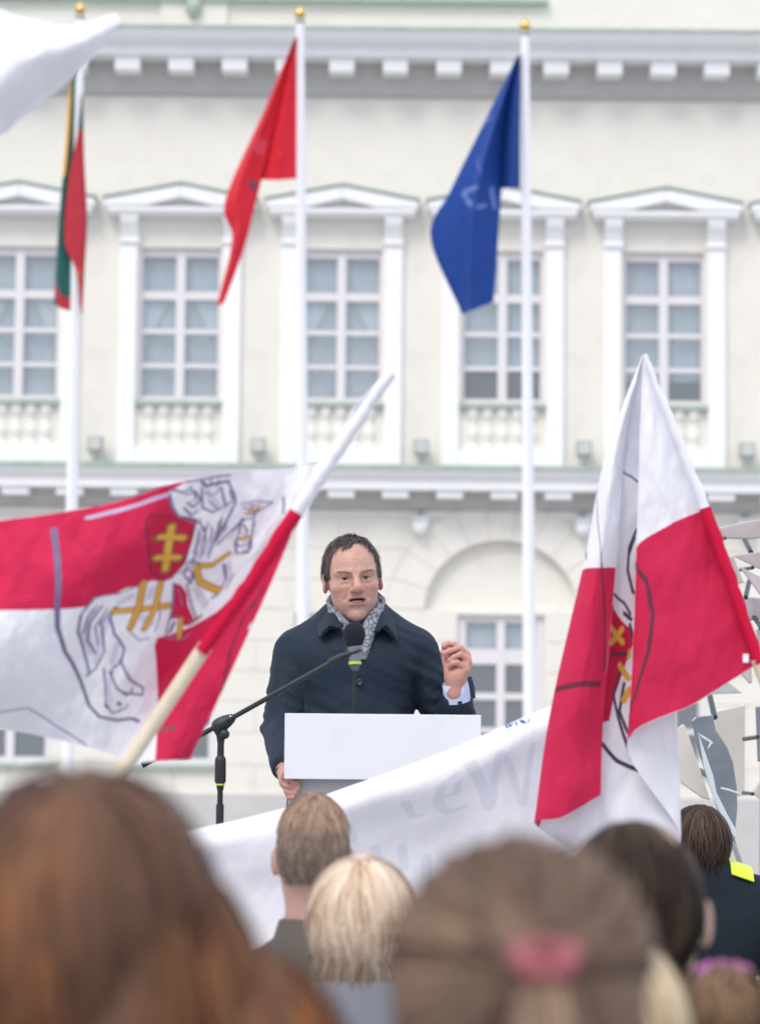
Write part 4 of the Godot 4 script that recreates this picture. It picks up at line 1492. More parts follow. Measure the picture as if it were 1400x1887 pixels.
func build_hand_flags() -> void:
	var wood := plain(Color.WHITE, 0.6)
	wood.albedo_texture = noise_texture(0.02, [[0.0, lin(0.66, 0.56, 0.40)], [0.5, lin(0.74, 0.66, 0.51)], [1.0, lin(0.80, 0.72, 0.58)]], 21, 256)
	wood.uv1_triplanar = true
	wood.uv1_scale = Vector3(6, 1.2, 6)
	var red := lin(0.60, 0.012, 0.055)
	var white := lin(0.82, 0.82, 0.88)
	var foot := at(150, 1530, 1000)
	var t := thing("hand_flag", "white and red flag printed with a rider, streaming from a slanted wooden pole", "flag", "", foot)
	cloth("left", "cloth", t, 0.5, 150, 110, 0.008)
	var po := Acc.new()
	tube(po, [at(120, 1580, 1008) - foot, at(368, 1206, 1008) - foot, at(379, 1190, 1009) - foot], [0.0142, 0.0142, 0.0135], 18)
	obj("pole", po, wood, t)
	sleeve("red_sleeve", [at(372, 1200, 1010) - foot, at(460, 1075, 1010) - foot, at(546, 944, 1010) - foot], [0.0165, 0.0165], red, t)
	sleeve("white_sleeve", [at(547, 943, 1010) - foot, at(600, 862, 1010) - foot, at(660, 775, 1010) - foot, at(720, 688, 1010) - foot], [0.0180, 0.0125], white, t)
	var fl := Acc.new()
	sheet(fl, [[at(600, 850, 1004) - foot, at(575, 866, 1004) - foot], [at(640, 780, 1004) - foot, at(612, 826, 1002) - foot], [at(664, 738, 1004) - foot, at(644, 778, 1002) - foot], [at(715, 686, 1004) - foot, at(668, 742, 1002) - foot]], 16, 6, 0.0015)
	obj("hem", fl, cloth_look(white, 0.8, 0.0, 9.0, 0.0), t)
	# the flag on the right, hanging in folds
	var foot2 := at(1430, 1310, 850)
	var r := thing("hand_flag", "white and red flag hanging in heavy folds from its slanted pole", "flag", "", foot2)
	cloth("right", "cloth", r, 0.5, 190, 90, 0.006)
	var p2 := Acc.new()
	tube(p2, [at(1470, 1420, 857) - foot2, at(1394, 1214, 858) - foot2], [0.0145, 0.0145], 16)
	obj("pole", p2, wood, r)
	sleeve("red_sleeve", [at(1397, 1222, 858) - foot2, at(1350, 1082, 858) - foot2, at(1298, 936, 858) - foot2], [0.0165, 0.0160], red, r)
	sleeve("white_sleeve", [at(1297, 935, 858) - foot2, at(1258, 835, 858) - foot2, at(1220, 738, 858) - foot2, at(1186, 653, 858) - foot2], [0.0160, 0.0080], white, r)
	var tg := Acc.new()
	tg.box(-0.006, 0.006, -0.009, 0.009, 0.0, 0.002)
	obj("care_tag", tg, plain(lin(0.8, 0.8, 0.85), 0.8), r).position = at(1373, 1213, 862) - foot2
	var w := thing("white_flag", "plain white cloth flag fluttering high above the crowd", "flag", "", at(0, 140, 1150))
	cloth("white", "cloth", w, 0.5, 60, 40, 0.008)
	var b := thing("banner", "large white cloth banner with faint letters showing through and blue handwriting", "banner", "", at(700, 1800, 800))
	cloth("banner", "cloth", b, 0.45, 150, 70, 0.007, 3.5)


# ------------------------------------------------------------------ the crowd, seen from behind

func hair_cap(a: Acc, c: Vector3, r: Vector3, low: float, tone: Color, lumps := 0.04, low_front := 0.3) -> void:
	var pts := PackedVector3Array()
	var cols := PackedColorArray()
	var idx := PackedInt32Array()
	var n := 36
	for i in n + 1:
		for j in n * 2:
			var th := PI * i / n
			var ph := TAU * j / (n * 2)
			var d := Vector3(sin(th) * cos(ph), cos(th), sin(th) * sin(ph))
			var k := 1.0 + lumps * noise.get_noise_3d(d.x * 4.0 + c.x, d.y * 3.0, d.z * 4.0)
			pts.append(c + d * r * k)
			cols.append(tone.lerp(tone * 0.6, clampf(0.5 + noise.get_noise_3d(d.x * 9.0, d.y * 3.0, d.z * 9.0), 0.0, 1.0)))
	for i in n:
		for j in n * 2:
			var th := PI * (i + 0.5) / n
			var ph := TAU * (j + 0.5) / (n * 2)
			var d := Vector3(sin(th) * cos(ph), cos(th), sin(th) * sin(ph))
			if d.y < lerpf(low_front, low, smoothstep(-0.3, 0.15, d.z)):
				continue
			var b := i * n * 2 + j
			var c2 := i * n * 2 + (j + 1) % (n * 2)
			idx.append_array([b, c2, c2 + n * 2, b, c2 + n * 2, b + n * 2])
	a.shell(pts, idx, cols, PackedVector2Array())


# strands that lie on an ellipsoid: combed from the crown downwards, or drawn to a tie
func strands(a: Acc, c: Vector3, r: Vector3, count: int, length: float, width: float, tones: Array, low: float, tie = null, lift := 0.03, wave := 0.0, fall := 0.6, low_front := 0.3, tone_scale := 6.0, jitter := 0.22) -> void:
	var made := 0
	var tries := 0
	while made < count and tries < count * 20:
		tries += 1
		var d := Vector3(rng.randfn(), rng.randfn(), rng.randfn()).normalized()
		if d.y < lerpf(low_front, low, smoothstep(-0.3, 0.15, d.z)):
			continue
		made += 1
		var p := c + d * r
		var pts := [p]
		var steps := 7
		var len := length * rng.randf_range(0.75, 1.1)
		var sway := rng.randf_range(-1.0, 1.0)
		var raised := lift * rng.randf_range(0.3, 1.3)
		for k in steps:
			var q := p - c
			var n := (q / (r * r)).normalized()
			var dir: Vector3
			if tie != null:
				dir = (tie - p)
				if dir.length() < len / steps:
					break
				dir = dir.normalized()
			else:
				var crown := c + Vector3(0.0, r.y, r.z * 0.25)
				dir = (p - crown).normalized() * (1.0 - fall) + Vector3(0, -fall, 0) + Vector3(sway, 0, 0) * 0.18
			dir += Vector3(sin(k * 2.0 + sway * 9.0), 0, cos(k * 1.7 + sway * 5.0)) * wave
			if q.y > -r.y * 0.6:
				dir = dir - n * dir.dot(n)
			p += dir.normalized() * len / steps
			var out := ((p - c) / r).length()
			if out < 1.0 + raised:
				p = c + (p - c) * (1.0 + raised) / out
			pts.append(p)
		if pts.size() < 3:
			continue
		var f := clampf(0.5 + 0.9 * noise.get_noise_3d(d.x * tone_scale + c.x * 3.0, d.y * tone_scale * 0.5, d.z * tone_scale) + rng.randf_range(-jitter, jitter), 0.0, 0.999) * (tones.size() - 1)
		var col: Color = tones[int(f)].lerp(tones[int(f) + 1], f - int(f))
		ribbon(a, pts, c, width * rng.randf_range(0.6, 1.3), col, 0.4)


func crowd_person(label: String, hx: float, hy: float, s: float, size: float, coat_look: Material, skin := Color(0.50, 0.30, 0.235), shoulder := 0.19, up := 0.0) -> Array:
	var c := at(hx, hy, s)
	var base := Vector3(c.x, 0, c.z)
	var t := thing("person", label, "person", "people in the crowd", base)
	var h := Vector3(0, c.y, 0)
	var k := size
	var body := Acc.new()
	var head := [ell(h + Vector3(0, 0.012, 0.012) * k, Vector3(0.073, 0.098, 0.088) * k, 0.02), ell(h + Vector3(0, -0.055, -0.025) * k, Vector3(0.055, 0.055, 0.062) * k, 0.03), cap(h + Vector3(0, -0.05, 0.005) * k, h + Vector3(0, -0.22, 0.03) * k, 0.053 * k, 0.062 * k, 0.03), ell(h + Vector3(0, -0.02, -0.095) * k, Vector3(0.012, 0.022, 0.016) * k, 0.012)]
	for e in [-1.0, 1.0]:
		head.append(ell(h + Vector3(e * 0.078, -0.012, 0.0) * k, Vector3(0.008, 0.031, 0.018) * k, 0.008, false, Basis(Vector3.UP, -e * 0.4)))
	var br := Brush.new()
	br.tone = skin
	nets(body, head, 0.006, br)
	var sy := c.y - 0.25 * k + up
	var trunk := [cap(Vector3(0, sy - 0.09, 0.02), Vector3(0, sy - 0.55, 0.0), 0.075 * k, 0.11 * k, 0.05)]
	for e in [-1.0, 1.0]:
		trunk.append(cap(Vector3(e * 0.085, sy - 0.58, 0), Vector3(e * 0.09, 0.45, 0), 0.07 * k, 0.05 * k))
		trunk.append(cap(Vector3(e * 0.09, 0.45, 0), Vector3(e * 0.095, 0.08, 0), 0.05 * k, 0.035 * k))
	nets(body, trunk, 0.022, br)
	obj("body", body, mats.skin, t)
	var coat := Acc.new()
	var w := shoulder
	var list := [cap(Vector3(-w * 0.55, sy - 0.10, 0.01), Vector3(w * 0.55, sy - 0.10, 0.01), 0.115, 0.115, 0.06), cap(Vector3(0, sy - 0.2, 0.0), Vector3(0, sy - 0.62, 0.0), 0.155, 0.165, 0.06), cap(Vector3(0, sy + 0.05 * k, 0.025), Vector3(0, sy - 0.08, 0.02), 0.072 * k, 0.10, 0.05)]
	for e in [-1.0, 1.0]:
		list.append(cap(Vector3(0, sy + 0.03, 0.02), Vector3(e * w, sy - 0.035, 0.01), 0.06, 0.065, 0.05))
		list.append(cap(Vector3(e * w, sy - 0.04, 0.01), Vector3(e * (w + 0.05), sy - 0.33, 0.03), 0.066, 0.054, 0.03))
		list.append(cap(Vector3(e * (w + 0.05), sy - 0.33, 0.03), Vector3(e * (w - 0.03), sy - 0.54, -0.12), 0.053, 0.045, 0.03))
	list.append(cap(h + Vector3(0, 0.0, 0.02) * k, h + Vector3(0, -0.24, 0.03) * k, 0.05 * k, 0.058 * k, 0.01, true))
	var cb := CoatBrush.new()
	cb.noise = noise
	cb.bent_a = Vector3(w + 0.05, sy - 0.33, 0.0)
	cb.bent_b = Vector3(-w - 0.05, sy - 0.33, 0.0)
	nets(coat, list, 0.016, cb)
	obj("coat", coat, coat_look, t)
	var legs := Acc.new()
	var ll := []
	for e in [-1.0, 1.0]:
		ll.append(cap(Vector3(e * 0.09, sy - 0.6, 0), Vector3(e * 0.09, 0.45, 0), 0.095, 0.07))
		ll.append(cap(Vector3(e * 0.09, 0.45, 0), Vector3(e * 0.095, 0.055, 0), 0.068, 0.055))
		ll.append(cap(Vector3(e * 0.095, 0.04, 0.04), Vector3(e * 0.10, 0.04, -0.14), 0.040, 0.036))
	nets(legs, ll, 0.022)
	obj("trousers", legs, cloth_look(lin(0.03, 0.035, 0.05)), t)
	return [t, h, c]


func collar_ring(t: Node3D, h: Vector3, y0: float, y1: float, r0: float, r1: float, look: Material, called := "collar") -> void:
	var a := Acc.new()
	lathe(a, [[r0, y0], [(r0 + r1) * 0.5, (y0 + y1) * 0.5], [r1, y1], [r1 - 0.008, y1 + 0.004], [r1 - 0.014, y1 - 0.004], [r1 - 0.012, y0]], h + Vector3(0, 0, 0.02), 28)
	obj(called, a, look, t)


func scrunchie(t: Node3D, c: Vector3, r: float, fat: float, col: Color, turn: Basis) -> void:
	var a := Acc.new()
	var pts := []
	var rad := []
	for k in 29:
		var w := TAU * k / 28.0
		pts.append(c + turn * Vector3(cos(w) * r, sin(w) * r, 0.004 * sin(w * 9.0)))
		rad.append(fat * (1.0 + 0.25 * sin(w * 11.0)))
	tube(a, pts, rad, 10, Color.WHITE, 1.0, turn * Vector3(0, 0, 1))
	obj("hair_tie", a, cloth_look(col, 0.8, 0.3, 20.0, 0.0), t)


func build_crowd() -> void:
	# young man with cropped fair hair
	var p := crowd_person("young man with cropped fair hair and a grey-brown jacket in front of the white banner", 577, 1578, 930, 0.96, cloth_look(lin(0.13, 0.11, 0.095)), Color(0.56, 0.33, 0.27), 0.18)
	var a := Acc.new()
	var fair := [s8(142, 112, 94), s8(170, 140, 118), s8(192, 162, 138), s8(206, 180, 156)]
	hair_cap(a, p[1] + Vector3(0, 0.014, 0.012), Vector3(0.0725, 0.099, 0.087), -0.62, s8(150, 128, 112), 0.01, 0.35)
	strands(a, p[1] + Vector3(0, 0.014, 0.012), Vector3(0.0725, 0.099, 0.087), 6000, 0.012, 0.0016, [s8(128, 110, 98), s8(152, 134, 120), s8(174, 154, 138)], -0.62, null, 0.02, 0.1, 0.7, 0.35, 4.0)
	strands(a, p[1] + Vector3(0, 0.022, 0.008), Vector3(0.072, 0.098, 0.085), 3600, 0.03, 0.0017, fair, 0.42, null, 0.06, 0.5, 0.15, 0.45, 5.0)
	obj("hair", a, mats.hair, p[0])
	collar_ring(p[0], p[1], -0.19, -0.125, 0.085, 0.066, cloth_look(lin(0.15, 0.13, 0.11)))
	# woman with a blonde bob
	p = crowd_person("woman with a smooth pale blonde bob and a grey collar", 666, 1700, 1080, 0.96, cloth_look(lin(0.16, 0.17, 0.20)), Color(0.5, 0.3, 0.24), 0.18)
	a = Acc.new()
	var blonde := [s8(150, 122, 98), s8(194, 166, 140), s8(224, 202, 178), s8(240, 224, 206)]
	var r := Vector3(0.087, 0.104, 0.098)
	hair_cap(a, p[1] + Vector3(0, 0.008, 0.012), r, -0.88, s8(198, 170, 142), 0.03, 0.2)
	strands(a, p[1] + Vector3(0, 0.008, 0.012), r, 4400, 0.125, 0.0042, blonde, -0.2, null, 0.04, 0.05, 0.55, 0.2, 5.0)
	obj("hair", a, mats.hair, p[0])
	collar_ring(p[0], p[1], -0.22, -0.095, 0.115, 0.085, cloth_look(lin(0.19, 0.20, 0.235)))
	# security guard far right
	p = crowd_person("woman with dark brown hair in a black jacket with a yellow shoulder patch", 1287, 1558, 640, 1.0, cloth_look(lin(0.016, 0.022, 0.030)), Color(0.45, 0.27, 0.21), 0.20, 0.125)
	a = Acc.new()
	r = Vector3(0.083, 0.102, 0.095)
	hair_cap(a, p[1] + Vector3(0, 0.014, 0.01), r, -0.7, s8(50, 40, 36), 0.03, 0.1)
	strands(a, p[1] + Vector3(0, 0.014, 0.01), r, 3000, 0.15, 0.0035, [s8(34, 28, 27), s8(62, 50, 45), s8(84, 68, 60), s8(104, 86, 76)], -0.2, null, 0.03, 0.05, 0.5, 0.1, 6.0)
	obj("hair", a, mats.hair, p[0])
	var hi := Acc.new()
	var rows := []
	for k in 5:                                     # a strip laid over the shoulder
		var w := lerpf(-0.9, 1.0, k / 4.0)
		var line := []
		for x in [0.084, 0.115, 0.148]:
			line.append(Vector3(x, p[2].y - 0.131 - (x - 0.112) * 0.33 + 0.082 * cos(w), 0.014 + 0.082 * sin(w)))
		rows.append(line)
	sheet(hi, rows, 10, 6, 0.004)
	obj("reflective_patch", hi, plain(lin(0.62, 0.82, 0.03), 0.4), p[0])
	# woman with smooth dark hair, an ear showing
	p = crowd_person("woman with smooth dark hair drawn back behind her ears", 1182, 1682, 1500, 1.0, cloth_look(lin(0.02, 0.025, 0.035)), Color(0.52, 0.32, 0.24), 0.19)
	a = Acc.new()
	r = Vector3(0.082, 0.110, 0.100)
	hair_cap(a, p[1] + Vector3(-0.012, 0.0, 0.010), r, -0.75, s8(42, 36, 34), 0.03, 0.35)
	strands(a, p[1] + Vector3(-0.012, 0.0, 0.010), r, 2200, 0.12, 0.005, [s8(28, 25, 26), s8(42, 35, 33), s8(62, 50, 43), s8(84, 68, 56)], -0.5, p[1] + Vector3(0.0, -0.10, 0.11), 0.015, 0.03, 0.5, 0.35, 2.2, 0.08)
	obj("hair", a, mats.hair, p[0])
	# fair-haired person half hidden
	p = crowd_person("person with light cream blonde hair half hidden behind a brown ponytail", 1098, 1905, 1900, 0.95, cloth_look(lin(0.2, 0.18, 0.16)), Color(0.5, 0.3, 0.24), 0.17)
	a = Acc.new()
	r = Vector3(0.082, 0.106, 0.096)
	hair_cap(a, p[1], r, -0.7, s8(196, 176, 146), 0.03, 0.2)
	strands(a, p[1], r, 1200, 0.15, 0.007, [s8(150, 126, 98), s8(200, 180, 148), s8(228, 212, 184)], -0.2, null, 0.03, 0.05, 0.55, 0.2)
	obj("hair", a, mats.hair, p[0])
	# child with a magenta hair tie
	p = crowd_person("child with light brown hair tied up in a magenta band", 1330, 1962, 1700, 0.88, cloth_look(lin(0.10, 0.14, 0.20)), Color(0.52, 0.32, 0.25), 0.14)
	a = Acc.new()
	r = Vector3(0.076, 0.098, 0.090)
	var knot: Vector3 = p[1] + Vector3(-0.004, 0.092, 0.045)
	hair_cap(a, p[1] + Vector3(0, 0, 0.01), r, -0.6, s8(110, 88, 70), 0.05, 0.3)
	strands(a, p[1] + Vector3(0, 0, 0.01), r, 1800, 0.14, 0.005, [s8(70, 56, 46), s8(116, 92, 72), s8(156, 128, 102)], -0.6, knot, 0.05, 0.12)
	strands(a, knot + Vector3(0.0, -0.03, 0.035), Vector3(0.040, 0.045, 0.028), 900, 0.07, 0.004, [s8(90, 72, 58), s8(130, 104, 82), s8(160, 132, 106)], -1.0, null, 0.15, 0.5, 0.5, -1.0)
	obj("hair", a, mats.hair, p[0])
	scrunchie(p[0], knot + Vector3(0, 0.008, 0.012), 0.024, 0.0055, lin(0.40, 0.12, 0.32), Basis(Vector3.RIGHT, -1.25))
	# woman with a brown ponytail and pink tie
	p = crowd_person("woman with mid-brown hair pulled into a ponytail by a pink hair tie", 955, 1855, 2700, 0.89, cloth_look(lin(0.10, 0.09, 0.09)), Color(0.5, 0.3, 0.24), 0.18)
	a = Acc.new()
	r = Vector3(0.094, 0.112, 0.104) * 0.89
	knot = p[1] + Vector3(0.012, 0.030, 0.128) * 0.89
	var brown := [s8(84, 69, 60), s8(106, 88, 76), s8(130, 108, 92), s8(148, 124, 104)]
	hair_cap(a, p[1] + Vector3(0, 0, 0.008), r, -0.75, s8(104, 86, 74), 0.03, 0.1)
	strands(a, p[1] + Vector3(0, 0, 0.008), r, 3000, 0.20, 0.007, brown, -0.7, knot, 0.015, 0.02, 0.5, 0.1, 2.2, 0.06)
	strands(a, knot + Vector3(0.0, -0.075, 0.020), Vector3(0.032, 0.072, 0.022), 900, 0.18, 0.006, brown, -0.6, null, 0.06, 0.04, 0.85, -0.6, 2.5, 0.08)
	for k in 900:                                   # the tail leaves the tie, arches over and falls
		var w := rng.randf() * TAU
		var d := sqrt(rng.randf())
		var j := Vector3(cos(w), sin(w), 0.0) * d
		var f := rng.randf()
		var tone: Color = brown[0].lerp(brown[3], f)
		ribbon(a, [knot + j * 0.012, knot + Vector3(j.x * 0.018, j.y * 0.010 - 0.010, 0.028 + 0.006 * j.y), knot + Vector3(j.x * 0.026, -0.036 + j.y * 0.012, 0.044 + 0.012 * j.y), knot + Vector3(j.x * 0.032, -0.075 + j.y * 0.01, 0.048 + 0.016 * j.y), knot + Vector3(j.x * 0.030, -0.16, 0.040 + 0.016 * j.y)], knot + Vector3(0, -0.06, 0.0), 0.005, tone, 0.5)
	obj("hair", a, mats.hair, p[0])
	scrunchie(p[0], knot + Vector3(0, 0.013, 0.018), 0.0165, 0.0066, lin(0.34, 0.11, 0.13), Basis(Vector3.RIGHT, -1.2))
	# person with big loose auburn hair
	p = crowd_person("person with voluminous loose auburn hair and a navy coat", 140, 1695, 2600, 0.89, cloth_look(lin(0.022, 0.03, 0.05)), Color(0.5, 0.3, 0.24), 0.19)
	a = Acc.new()
	var auburn := [s8(78, 61, 55), s8(100, 74, 61), s8(124, 86, 62), s8(146, 97, 62)]
	r = Vector3(0.092, 0.118, 0.102) * 0.89
	hair_cap(a, p[1] + Vector3(0.004, 0, 0.01), r, -0.95, s8(100, 80, 70), 0.05, 0.1)
	strands(a, p[1] + Vector3(0.004, 0, 0.01), r, 2600, 0.24, 0.009, auburn, -0.3, null, 0.03, 0.08, 0.5, 0.1, 1.6, 0.05)
	for q in [[0.085, -0.085, 0.02, 0.066, 0.125, 0.06], [0.148, -0.165, 0.02, 0.078, 0.14, 0.065], [-0.09, -0.06, 0.01, 0.055, 0.12, 0.06], [0.04, -0.10, 0.07, 0.07, 0.14, 0.05], [-0.11, -0.14, 0.02, 0.05, 0.10, 0.05]]:
		var cc: Vector3 = p[1] + Vector3(q[0], q[1], q[2]) * 0.89
		var rr := Vector3(q[3], q[4], q[5]) * 0.89
		hair_cap(a, cc, rr, -1.1, s8(116, 84, 64), 0.08, -1.1)
		strands(a, cc, rr, 900, 0.16, 0.009, auburn, -0.9, null, 0.05, 0.12, 0.7, -0.9, 1.6, 0.05)
	obj("hair", a, mats.hair, p[0])
